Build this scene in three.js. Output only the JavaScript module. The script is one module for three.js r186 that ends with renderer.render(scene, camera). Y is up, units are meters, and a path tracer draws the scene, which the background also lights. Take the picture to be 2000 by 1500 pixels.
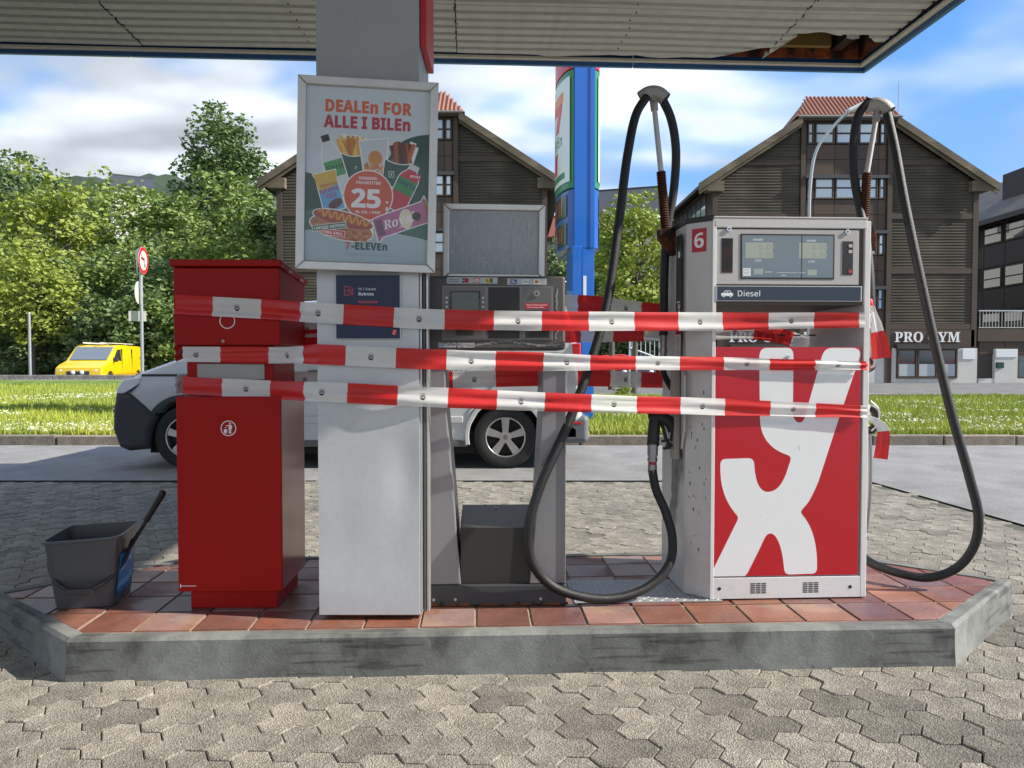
import * as THREE from 'three';
import { RoundedBoxGeometry } from 'three/addons/geometries/RoundedBoxGeometry.js';
import { TextGeometry } from 'three/addons/geometries/TextGeometry.js';
import { FontLoader } from 'three/addons/loaders/FontLoader.js';
import { mergeGeometries, toCreasedNormals } from 'three/addons/utils/BufferGeometryUtils.js';

// ---------- camera, sky, sun, exposure ----------
const scene = new THREE.Scene();
const EYE = 1.16, TILT = 1.795 * Math.PI / 180;
const camera = new THREE.PerspectiveCamera(53.13, 4 / 3, 0.05, 3000);
camera.position.set(0, EYE, 0);
camera.rotation.x = -TILT;
const renderer = new THREE.WebGLRenderer({ antialias: true });
renderer.setSize(1024, 768);
renderer.toneMapping = THREE.LinearToneMapping;
renderer.toneMappingExposure = 1.7;
renderer.shadowMap.enabled = true;
const SUN = new THREE.Vector3(Math.cos(0.6) * 0.9902, Math.sin(0.6), Math.cos(0.6) * 0.14);
const sun = new THREE.DirectionalLight(new THREE.Color(1, 0.93, 0.82), 5);
sun.position.copy(SUN).multiplyScalar(60).add(new THREE.Vector3(0, 0, -12));
sun.target.position.set(0, 0, -12);
sun.castShadow = true; sun.shadow.mapSize.set(4096, 4096); sun.shadow.radius = 1.2;
Object.assign(sun.shadow.camera, { left: -45, right: 45, top: 45, bottom: -45, near: 1, far: 160 });
scene.add(sun, sun.target);

function rnd(seed) { let a = seed >>> 0; return () => { a = (a + 0x6d2b79f5) | 0; let t = Math.imul(a ^ (a >>> 15), 1 | a); t = (t + Math.imul(t ^ (t >>> 7), 61 | t)) ^ t; return ((t ^ (t >>> 14)) >>> 0) / 4294967296; }; }
const R = rnd(7);
const hash = (x, y, s) => { let h = Math.imul(x, 374761393) + Math.imul(y, 668265263) + Math.imul(s, 974634777) | 0; h = Math.imul(h ^ (h >>> 13), 1274126177); return ((h ^ (h >>> 16)) >>> 0) / 4294967296; };
const sm = (t) => t * t * (3 - 2 * t), lerp = (a, b, t) => a + (b - a) * t, clamp = (v, a = 0, b = 1) => Math.min(b, Math.max(a, v));
const step = (a, b, v) => sm(clamp((v - a) / (b - a)));
function vn(x, y, p, s) { // value noise, period p (0 = none)
  const xi = Math.floor(x), yi = Math.floor(y), fx = sm(x - xi), fy = sm(y - yi);
  const w = (v) => p ? ((v % p) + p) % p : v;
  return lerp(lerp(hash(w(xi), w(yi), s), hash(w(xi + 1), w(yi), s), fx), lerp(hash(w(xi), w(yi + 1), s), hash(w(xi + 1), w(yi + 1), s), fx), fy);
}
function fbm(x, y, oct, s, p = 0) { let v = 0, a = 0.5, n = 0; for (let i = 0; i < oct; i++) { v += a * vn(x, y, p, s + i * 17); n += a; x *= 2; y *= 2; p *= 2; a *= 0.5; } return v / n; }

{ // sky: blue air with broken cloud, thicker towards the left of the view
  const w = 1024, h = 512, data = new Float32Array(w * h * 4);
  for (let j = 0; j < h; j++) for (let i = 0; i < w; i++) {
    const el = ((j + 0.5) / h - 0.5) * Math.PI, az = ((i + 0.5) / w - 0.5) * 2 * Math.PI;
    const x = Math.cos(el) * Math.cos(az), y = Math.sin(el), z = Math.cos(el) * Math.sin(az); // three: u=atan2(z,x)
    const up = Math.max(y, 0);
    const k = Math.pow(1 - up, 3.2);
    let r = lerp(0.05, 0.30, k), g = lerp(0.20, 0.49, k), b = lerp(0.54, 0.72, k);
    const q = 1 / (up + 0.16), cx = x * q, cz = z * q;
    const wx = fbm(cx * 0.8 + 3, cz * 0.8, 3, 91) - 0.5, wz = fbm(cx * 0.8, cz * 0.8 + 9, 3, 47) - 0.5;
    const n = fbm(cx * 0.75 + wx * 0.9 + 4.2, cz * 1.15 + wz * 0.9 + 1.7, 6, 11);
    const side = step(0.46, -0.02, x);       // the cloud bank lies towards -x
    const c = step(0.47 - 0.20 * side, 0.64 - 0.26 * side, n) * 0.97;
    const lum = 0.38 + 0.44 * step(0.36, 0.64, fbm(cx * 1.5 + 8, cz * 2.8, 6, 29)) + 0.10 * step(0.55, 0.4, n);
    r = lerp(r, lum * 0.80, c); g = lerp(g, lum * 0.86, c); b = lerp(b, lum * 0.93, c);
    if (y < 0) { r = 0.20; g = 0.20; b = 0.19; }
    const o = (j * w + i) * 4; data[o] = r; data[o + 1] = g; data[o + 2] = b; data[o + 3] = 1;
  }
  const t = new THREE.DataTexture(data, w, h, THREE.RGBAFormat, THREE.FloatType);
  t.mapping = THREE.EquirectangularReflectionMapping; t.magFilter = THREE.LinearFilter; t.minFilter = THREE.LinearFilter; t.needsUpdate = true;
  scene.background = t; scene.environment = t;
}

// ---------- helpers ----------
const V = (x, y, z) => new THREE.Vector3(x, y, z);
// a measured point: picture column and row of the survey photo and the distance from the camera wall plane, in metres
function W(px, py, d) { const u = (px - 1000) / 1500, v = (750 - py) / 1500, t = d / (Math.cos(TILT) + v * Math.sin(TILT)); return V(u * t, EYE + (v * Math.cos(TILT) - Math.sin(TILT)) * t, -d); }
const numbers = {};
function numbered(n) { const k = numbers[n] = (numbers[n] ?? -1) + 1; return k ? n + '_' + String(k).padStart(3, '0') : n; }
function setup(o) { o.traverse((m) => { if (m.isMesh) { m.castShadow = true; m.receiveShadow = true; } }); return o; }
function obj(name, geo, m, parent) { const g = Array.isArray(geo) ? join(geo) : geo; const o = new THREE.Mesh(g, m); o.name = parent ? name : numbered(name); o.castShadow = o.receiveShadow = true; (parent ?? scene).add(o); return o; }
function thing(name, label, category, pos = [0, 0, 0], turn = 0, group) { const o = new THREE.Group(); o.name = numbered(name); o.position.set(...pos); o.rotation.y = turn; scene.add(o); return tag(o, label, category, group); }
function tag(o, label, category, group, kind) { Object.assign(o.userData, { label, category }); if (group) o.userData.group = group; if (kind) o.userData.kind = kind; return o; }
function struct(o) { o.userData.kind = 'structure'; return o; }
function flat(g) { const n = g.index ? g.toNonIndexed() : g; for (const k of Object.keys(n.attributes)) if (!['position', 'normal', 'uv'].includes(k)) n.deleteAttribute(k); if (!n.attributes.uv) n.setAttribute('uv', new THREE.BufferAttribute(new Float32Array(n.attributes.position.count * 2), 2)); return n; }
function join(list) { return list.length === 1 ? list[0] : mergeGeometries(list.map(flat)); }
function uvm(g, s = 1, ox = 0, oy = 0) { // uv in metres by the main direction of each face
  g = flat(g); const p = g.attributes.position, n = g.attributes.normal, uv = new Float32Array(p.count * 2);
  for (let i = 0; i < p.count; i += 3) {
    let a = 0, b = 0, c = 0; for (let k = i; k < i + 3; k++) { a += Math.abs(n.getX(k)); b += Math.abs(n.getY(k)); c += Math.abs(n.getZ(k)); }
    for (let k = i; k < i + 3; k++) { const x = p.getX(k), y = p.getY(k), z = p.getZ(k); const u = a > b && a > c ? z : x, v = b >= a && b >= c ? z : y; uv[k * 2] = (u + ox) * s; uv[k * 2 + 1] = (v + oy) * s; }
  }
  g.setAttribute('uv', new THREE.BufferAttribute(uv, 2)); return g;
}
function bx(x0, x1, y0, y1, z0, z1, r = 0) { const w = x1 - x0, h = y1 - y0, d = z1 - z0; const g = r ? new RoundedBoxGeometry(w, h, d, 2, Math.min(r, w / 2.01, h / 2.01, d / 2.01)) : new THREE.BoxGeometry(w, h, d); g.translate((x0 + x1) / 2, (y0 + y1) / 2, (z0 + z1) / 2); return uvm(g); }
function quadPlane(w, h, x, y, z) { const g = new THREE.PlaneGeometry(w, h); g.translate(x, y, z); return g; } // uv 0..1, faces +z
function cyl(r0, r1, a, b, seg = 16) { const d = b.clone().sub(a), g = new THREE.CylinderGeometry(r1, r0, d.length(), seg); g.applyQuaternion(new THREE.Quaternion().setFromUnitVectors(V(0, 1, 0), d.clone().normalize())); g.translate((a.x + b.x) / 2, (a.y + b.y) / 2, (a.z + b.z) / 2); return flat(g); }
function tube(pts, r, seg = 64, rad = 12) { return flat(new THREE.TubeGeometry(new THREE.CatmullRomCurve3(pts, false, 'centripetal'), seg, r, rad)); }
function shapeOf(pts) { return new THREE.Shape(pts.map(([x, y]) => new THREE.Vector2(x, y))); }
function extr(pts, z0, z1, bevel = 0, seg = 2) { const s = pts instanceof THREE.Shape ? pts : shapeOf(pts); const g = new THREE.ExtrudeGeometry(s, { depth: z1 - z0 - 2 * bevel, bevelEnabled: bevel > 0, bevelSize: bevel, bevelThickness: bevel, bevelOffset: -bevel, bevelSegments: seg, curveSegments: 12 }); g.translate(0, 0, z0 + bevel); return uvm(g); }
function prismY(pts, y0, y1, bevel = 0) { const g = extr(pts.map(([x, z]) => [x, -z]), y0, y1, bevel, 1); g.rotateX(-Math.PI / 2); return uvm(g); } // pts (x,z)
function canvasTex(w, h, draw, srgb = true) { const c = document.createElement('canvas'); c.width = w; c.height = h; const x = c.getContext('2d'); draw(x, w, h); const t = new THREE.CanvasTexture(c); if (srgb) t.colorSpace = THREE.SRGBColorSpace; t.anisotropy = 8; return t; }
function dataTex(n, fn, srgb = false, m = n) { const d = new Uint8Array(n * m * 4); for (let j = 0; j < m; j++) for (let i = 0; i < n; i++) { const c = fn(i / n, j / m), o = (j * n + i) * 4; const a = Array.isArray(c) ? c : [c, c, c]; for (let k = 0; k < 3; k++) d[o + k] = clamp(a[k]) * 255; d[o + 3] = 255; } const t = new THREE.DataTexture(d, n, m); t.wrapS = t.wrapT = THREE.RepeatWrapping; t.magFilter = THREE.LinearFilter; t.minFilter = THREE.LinearMipmapLinearFilter; t.generateMipmaps = true; if (srgb) t.colorSpace = THREE.SRGBColorSpace; t.needsUpdate = true; return t; }
function rep(t, s) { const c = t.clone(); c.wrapS = c.wrapT = THREE.RepeatWrapping; c.repeat.set(s, s); c.needsUpdate = true; return c; }
const lin = (r, g = r, b = r) => new THREE.Color().setRGB(r, g, b);
function M(c, rough = 0.6, o = {}) { return new THREE.MeshStandardMaterial({ color: Array.isArray(c) ? lin(...c) : new THREE.Color(c), roughness: rough, ...o }); }
function P(c, rough = 0.4, o = {}) { return new THREE.MeshPhysicalMaterial({ color: Array.isArray(c) ? lin(...c) : new THREE.Color(c), roughness: rough, ...o }); }

// ---------- procedural surface grain ----------
const speck = dataTex(512, (u, v) => { // exposed aggregate
  const a = fbm(u * 8, v * 8, 4, 3, 8), b = vn(u * 128, v * 128, 128, 5), c = vn(u * 256, v * 256, 256, 6), k = 0.86 + 0.34 * (a - 0.5) + 0.42 * (b - 0.5) * c + 0.22 * (c - 0.5);
  return [k * 1.0, k * 0.98, k * 0.935]; }, true);
const speckBump = dataTex(512, (u, v) => 0.45 * vn(u * 128, v * 128, 128, 5) + 0.3 * vn(u * 64, v * 64, 64, 8) + 0.25 * vn(u * 256, v * 256, 256, 6));
const asphaltTex = dataTex(512, (u, v) => { const a = fbm(u * 4, v * 4, 5, 31, 4), b = vn(u * 256, v * 256, 256, 32), k = 0.86 + 0.2 * (a - 0.5) + 0.3 * (b - 0.5); return [k, k, k * 1.01]; }, true);
const concreteTex = dataTex(512, (u, v) => {
  const a = fbm(u * 5, v * 5, 5, 51, 5), s = fbm(u * 3, v * 12, 5, 54, 3), f = vn(u * 200, v * 200, 200, 53), p = step(0.45, 0.65, a), q = step(0.50, 0.75, fbm(u * 14, v * 9, 5, 54, 14)) * step(0.35, 0.6, s);
  const k = 0.80 + 0.13 * p - 0.14 * q + 0.08 * (f - 0.5) + 0.16 * (fbm(u * 20, v * 20, 3, 57, 20) - 0.5) - 0.16 * step(0.62, 0.72, fbm(u * 4, v * 60, 3, 58, 4)); return [k * 0.99, k, k * 0.98]; }, true);
const concreteBump = dataTex(512, (u, v) => 0.5 * fbm(u * 12, v * 12, 5, 61, 12) + 0.35 * step(0.5, 0.6, fbm(u * 5, v * 5, 5, 51, 5)) + 0.15 * vn(u * 200, v * 200, 200, 53));
const mottle = dataTex(256, (u, v) => { const k = 0.965 + 0.10 * (fbm(u * 4, v * 4, 5, 71, 4) - 0.5) + 0.03 * (vn(u * 128, v * 128, 128, 72) - 0.5); return [k, k, k]; }, true);
const streaks = dataTex(256, (u, v) => { const k = 0.95 + 0.10 * (fbm(u * 40, v * 3, 4, 81, 0) - 0.5) + 0.08 * (fbm(u * 6, v * 6, 4, 82, 6) - 0.5); return [k, k, k * 0.995]; }, true);
const fineBump = dataTex(256, (u, v) => fbm(u * 24, v * 24, 4, 85, 24));
const wet = dataTex(256, (u, v) => { const k = 0.42 + 0.45 * step(0.40, 0.60, fbm(u * 3, v * 3, 5, 95, 3)); return [k, k, k]; });
const rustTex = dataTex(256, (u, v) => { const a = fbm(u * 6, v * 6, 5, 101, 6), b = fbm(u * 22, v * 22, 3, 103, 22); const t = step(0.35, 0.65, a); return [lerp(0.22, 0.55, t) + 0.2 * (b - 0.5), lerp(0.13, 0.30, t) + 0.14 * (b - 0.5), lerp(0.09, 0.14, t) + 0.1 * (b - 0.5)]; }, true);
// ---------- the ground ----------
struct(obj('ground', (() => { const g = new THREE.PlaneGeometry(1600, 1600); g.rotateX(-Math.PI / 2); g.translate(0, -0.03, -500); return uvm(g, 0.5); })(), M([0.10, 0.095, 0.085], 0.95, { map: asphaltTex })));
const asphaltM = M([0.31, 0.307, 0.30], 0.92, { map: rep(asphaltTex, 0.9), bumpMap: rep(speckBump, 1.3), bumpScale: 0.006 });
function sheet(name, pts, y, m, s = 1) { const g = new THREE.ShapeGeometry(shapeOf(pts.map(([x, d]) => [x, d]))); g.rotateX(-Math.PI / 2); g.translate(0, y, 0); return struct(obj(name, uvm(g, s), m)); }
// asphalt lane behind the island and beside the paved apron
sheet('road', [[-30, 7.36], [3.42, 7.36], [3.62, 5.2], [4.2, -8], [30, -8], [30, 10.42], [-30, 10.42]], 0, asphaltM);
sheet('far_road', [[-60, 30.5], [-4, 30.5], [6, 23.2], [70, 23.2], [70, 60], [-60, 60]], -0.004, M([0.20, 0.20, 0.20], 0.92, { map: rep(asphaltTex, 0.4) }));

{ // trihex paving stones on a sand bed
  sheet('paving_bed', [[-12, -6], [4.1, -6], [3.6, 5.2], [3.4, 7.34], [-12, 7.34]], -0.010, M([0.11, 0.118, 0.095], 0.98, { map: rep(speck, 2) }));
  const paving = new THREE.Group(); paving.name = 'paving'; struct(paving); scene.add(paving);
  const s = 0.063, g3 = Math.sqrt(3), gap = 0.0019;
  const cen = (q, r) => [1.5 * s * q, g3 * s * (r + q / 2)];
  // outline of three hexes around one vertex
  const edges = new Map(), key = (p) => Math.round(p[0] * 1e4) + ',' + Math.round(p[1] * 1e4);
  for (const [q, r] of [[0, 0], [1, 0], [0, 1]]) { const [cx, cz] = cen(q, r); const c = [...Array(6)].map((_, i) => [cx + s * Math.cos(i * Math.PI / 3), cz + s * Math.sin(i * Math.PI / 3)]);
    for (let i = 0; i < 6; i++) { const a = c[i], b = c[(i + 1) % 6], k = key(a) + '|' + key(b), o = key(b) + '|' + key(a); if (edges.has(o)) edges.delete(o); else edges.set(k, [a, b]); } }
  const out = []; let cur = [...edges.values()][0]; const start = key(cur[0]);
  for (let n = 0; n < 30; n++) { out.push(cur[0]); const nk = key(cur[1]); if (nk === start) break; cur = [...edges.values()].find((e) => key(e[0]) === nk); }
  const mx = out.reduce((a, p) => a + p[0], 0) / out.length, mz = out.reduce((a, p) => a + p[1], 0) / out.length;
  const inset = (d) => out.map((p, i) => { const a = out[(i + out.length - 1) % out.length], b = out[(i + 1) % out.length]; const e1 = [p[0] - a[0], p[1] - a[1]], e2 = [b[0] - p[0], b[1] - p[1]]; const n1 = [-e1[1] / s, e1[0] / s], n2 = [-e2[1] / s, e2[0] / s]; const k = d / (1 + n1[0] * n2[0] + n1[1] * n2[1]); return [p[0] - mx + (n1[0] + n2[0]) * k, p[1] - mz + (n1[1] + n2[1]) * k]; });
  const r0 = inset(gap), r1 = inset(gap + 0.0032);
  function stone(ox, oy) { // top face, chamfer and skirt; uv in metres with an offset
    const pos = [], uv = []; const tri = (...v) => v.forEach((p) => { pos.push(...p); uv.push(p[0] * 1.6 + ox, p[2] * 1.6 + oy); });
    const n = out.length, T = (p, y) => [p[0], y, -p[1]];
    const tris = THREE.ShapeUtils.triangulateShape(r1.map((p) => new THREE.Vector2(...p)), []);
    for (const [a, b, c] of tris) tri(T(r1[a], 0), T(r1[c], 0), T(r1[b], 0));
    for (let i = 0; i < n; i++) { const j = (i + 1) % n; tri(T(r1[i], 0), T(r1[j], 0), T(r0[j], -0.0022)); tri(T(r1[i], 0), T(r0[j], -0.0022), T(r0[i], -0.0022)); tri(T(r0[i], -0.0022), T(r0[j], -0.0022), T(r0[j], -0.02)); tri(T(r0[i], -0.0022), T(r0[j], -0.02), T(r0[i], -0.02)); }
    const g = new THREE.BufferGeometry(); g.setAttribute('position', new THREE.Float32BufferAttribute(pos, 3)); g.setAttribute('uv', new THREE.Float32BufferAttribute(uv, 2)); g.computeVertexNormals(); return g;
  }
  const kinds = [...Array(8)].map((_, i) => stone(i * 0.37, i * 0.61));
  { // orientation check: top faces must look up
    if (kinds[0].attributes.normal.getY(0) < 0) kinds.forEach((g) => { const p = g.attributes.position.array, u = g.attributes.uv.array; for (let i = 0; i < p.length; i += 9) for (let k = 0; k < 3; k++) { const t = p[i + 3 + k]; p[i + 3 + k] = p[i + 6 + k]; p[i + 6 + k] = t; } for (let i = 0; i < u.length; i += 6) for (let k = 0; k < 2; k++) { const t = u[i + 2 + k]; u[i + 2 + k] = u[i + 4 + k]; u[i + 4 + k] = t; } g.computeVertexNormals(); }); }
  const tones = [[0.44, 0.425, 0.395], [0.41, 0.398, 0.372], [0.48, 0.462, 0.43], [0.34, 0.328, 0.305], [0.29, 0.28, 0.262]].map((c) => M(c, 0.93, { map: speck, bumpMap: rep(speckBump, 2), bumpScale: 0.011 }));
  const list = [], rot = -0.03;
  for (let a = -140; a < 140; a++) for (let b = -140; b < 140; b++) { // translations (1,1) and (2,-1)
    const [x0, z0] = cen(a + 2 * b, a - b); const x = x0 * Math.cos(rot) - z0 * Math.sin(rot) - 1.5, d = x0 * Math.sin(rot) + z0 * Math.cos(rot) + 1.5;
    if (d < -1.5 || d > 7.27 || x < -7.5 || x > lerp(4.0, 3.36, clamp((d + 1.5) / 8.8)) ) continue;
    const lx = (x - 0.01), lz = -(d - 3.385); // under the island: none to see
    if (Math.abs(lx) < 1.45 + (0.5 - Math.abs(lz)) * 0.9 && Math.abs(lz) < 0.42) continue;
    const inView = d > 2.12 && Math.abs(x) < d * 0.68 + 0.12;
    list.push({ x, d, near: inView ? d : 100 + d });
  }
  list.sort((p, q) => p.near - q.near);
  const rest = [[], [], [], [], []], r = rnd(21);
  list.forEach((e, i) => {
    const k = Math.floor(r() * 8), tone0 = r() < 0.1 ? 3 : Math.floor(r() * 3), y = (r() - 0.5) * 0.006, tx = (r() - 0.5) * 0.03, tz = (r() - 0.5) * 0.03;
    const stain = [[0.03, 2.62, 0.10], [0.30, 2.33, 0.13], [-0.05, 2.56, 0.07], [1.25, 2.45, 0.22], [1.45, 2.3, 0.2], [0.75, 2.5, 0.12], [2.3, 3.2, 0.3]].some(([sx, sd, sr]) => Math.hypot(e.x - sx, e.d - sd) < sr);
    const tone = stain ? 4 : tone0;
    const m = new THREE.Matrix4().makeRotationFromEuler(new THREE.Euler(tx, rot, tz)); m.setPosition(e.x, y, -e.d);
    if (i < 300) { const o = obj('paving_stone', kinds[k], tones[tone], paving); o.applyMatrix4(m); }
    else { const g = kinds[k].clone(); g.applyMatrix4(m); rest[tone].push(g); }
  });
  rest.forEach((l, t) => { if (!l.length) return; const g = mergeGeometries(l);
    g.computeVertexNormals(); const o = obj('paving_stones', g, tones[t], paving); o.userData.kind = 'stuff'; });
}

// kerb along the lawn: single kerb stones
{
  const kerb = thing('road_kerb', 'long grey granite kerb edging the lawn behind the white van', 'kerb', [0, 0, 0]);
  const km = [[0.30, 0.27, 0.24], [0.26, 0.24, 0.22], [0.33, 0.29, 0.26]].map((c) => M(c, 0.9, { map: rep(speck, 1.2), bumpMap: speckBump, bumpScale: 0.006 }));
  let x = -14.2, i = 0; const r = rnd(5);
  while (x < 16) { const w = 0.95 + r() * 0.1; obj('kerb_stone', bx(x, x + w - 0.02, -0.03, 0.13 + (r() - 0.5) * 0.01, -10.58, -10.42 + (r() - 0.5) * 0.012, 0.018), km[i++ % 3], kerb); x += w; }
}
const lawnH = (x, d) => 0.10 + 0.27 * step(2, -6, x) * step(11, 29, d) + 0.05 * (fbm(x * 0.4 + 50, d * 0.4, 3, 7) - 0.5) * step(10.6, 12, d);
const lawnEdge = (x) => lerp(30, 21.3, step(-4, 3, x));
{ // lawn, with blades and clover on it
  const nx = 120, nd = 40, pos = [], idx = [], uv = [];
  for (let j = 0; j <= nd; j++) for (let i = 0; i <= nx; i++) { const x = -34 + 68 * i / nx, e = lawnEdge(x), d = lerp(10.58, e, j / nd); pos.push(x, lawnH(x, d), -d); uv.push(x * 0.5, d * 0.5); }
  for (let j = 0; j < nd; j++) for (let i = 0; i < nx; i++) { const a = j * (nx + 1) + i, b = a + 1, c = a + nx + 1, d = c + 1; idx.push(a, b, c, b, d, c); }
  const g = new THREE.BufferGeometry(); g.setAttribute('position', new THREE.Float32BufferAttribute(pos, 3)); g.setAttribute('uv', new THREE.Float32BufferAttribute(uv, 2)); g.setIndex(idx); g.computeVertexNormals();
  const lawnTex = dataTex(256, (u, v) => { const a = fbm(u * 5, v * 5, 5, 111, 5), f = vn(u * 120, v * 120, 120, 113); return [0.42 + 0.35 * (a - 0.5) + 0.15 * (f - 0.5), 0.52 + 0.3 * (a - 0.5) + 0.2 * (f - 0.5), 0.16 + 0.1 * (a - 0.5)]; }, true);
  struct(obj('lawn', g, M([0.7, 0.74, 0.6], 0.95, { map: lawnTex })));
  const r = rnd(77), n = 70000, bl = [], N = [];
  for (let k = 0; k < 6; k++) { const a = k * 1.05 + r(), l = 0.05 + r() * 0.05, w = 0.006, cx = (r() - 0.5) * 0.06, cz = (r() - 0.5) * 0.06, dx = Math.cos(a) * w, dz = Math.sin(a) * w, tx = cx + (r() - 0.5) * 0.06, tz = cz + (r() - 0.5) * 0.06; bl.push(cx - dx, 0, cz - dz, cx + dx, 0, cz + dz, tx, l, tz); }
  const bg = new THREE.BufferGeometry(); bg.setAttribute('position', new THREE.Float32BufferAttribute(bl, 3)); bg.computeVertexNormals();
  const gm = M([1, 1, 1], 0.8, { side: THREE.DoubleSide });
  const im = new THREE.InstancedMesh(bg, gm, n), m4 = new THREE.Matrix4(), q = new THREE.Quaternion(), c = new THREE.Color();
  for (let i = 0; i < n; i++) { const t = Math.pow(r(), 1.5), d = 10.62 + t * 14, x = (r() * 2 - 1) * (d * 0.72 + 1.5), e = lawnEdge(x); const dd = Math.min(d, e - 0.05), s = 0.8 + r() * 0.9; q.setFromAxisAngle(V(0, 1, 0), r() * 6.3); m4.compose(V(x, lawnH(x, dd) - 0.005, -dd), q, V(s, s * (0.7 + r() * 0.6), s)); im.setMatrixAt(i, m4); const p = fbm(x * 0.7, dd * 0.7, 3, 9); c.setRGB(0.20 + 0.17 * p + r() * 0.06, 0.275 + 0.13 * p + r() * 0.06, 0.045 + r() * 0.02); im.setColorAt(i, c); }
  im.name = 'grass'; im.castShadow = im.receiveShadow = true; tag(im, 'mown green grass of the lawn behind the kerb', 'grass', null, 'stuff'); scene.add(im);
  const fg = new THREE.IcosahedronGeometry(0.018, 0), nf = 6500, fm = new THREE.InstancedMesh(fg, M([0.78, 0.76, 0.66], 0.8), nf);
  for (let i = 0; i < nf; i++) { let x, d; do { d = 10.75 + Math.pow(r(), 1.4) * 9; x = (r() * 2 - 1) * (d * 0.72 + 1); } while (fbm(x * 0.5 + 9, d * 0.8, 3, 19) < 0.46 + r() * 0.14); m4.compose(V(x, lawnH(x, d) + 0.05 + r() * 0.04, -d), q, V(1, 0.8, 1)); fm.setMatrixAt(i, m4); }
  fm.name = 'clover_flowers'; fm.castShadow = true; tag(fm, 'small white clover flowers scattered over the lawn', 'flowers', null, 'stuff'); scene.add(fm);
  sheet('verge', [[-3, 21], [4, 21.1], [60, 21.1], [60, 23.3], [6, 23.3], [-4, 30.4]], 0.05, M([0.23, 0.21, 0.13], 0.95, { map: rep(speck, 0.8) }), 0.6);
  const ks = thing('far_kerb', 'pale kerb stones along the far side of the lawn by the road', 'kerb'); const m = M([0.5, 0.48, 0.44], 0.9, { map: mottle });
  for (let x = 3; x < 24; x += 1.2) obj('kerb_stone', bx(x, x + 1.17, 0, 0.16, -21.5, -21.3, 0.02), m, ks);
  const wl = thing('low_wall', 'low grey concrete wall beyond the lawn in front of the yellow van', 'wall'); const wm = M([0.30, 0.29, 0.28], 0.9, { map: concreteTex });
  for (let x = -26; x < -6; x += 2.5) obj('wall_block', bx(x, x + 2.48, 0.1, 0.55, -31.2, -30.9, 0.02), wm, wl);
  obj('coping', bx(-26, -6.02, 0.30, 0.36, -30.88, -30.6), M([0.6, 0.58, 0.54], 0.9), wl);
}

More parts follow.
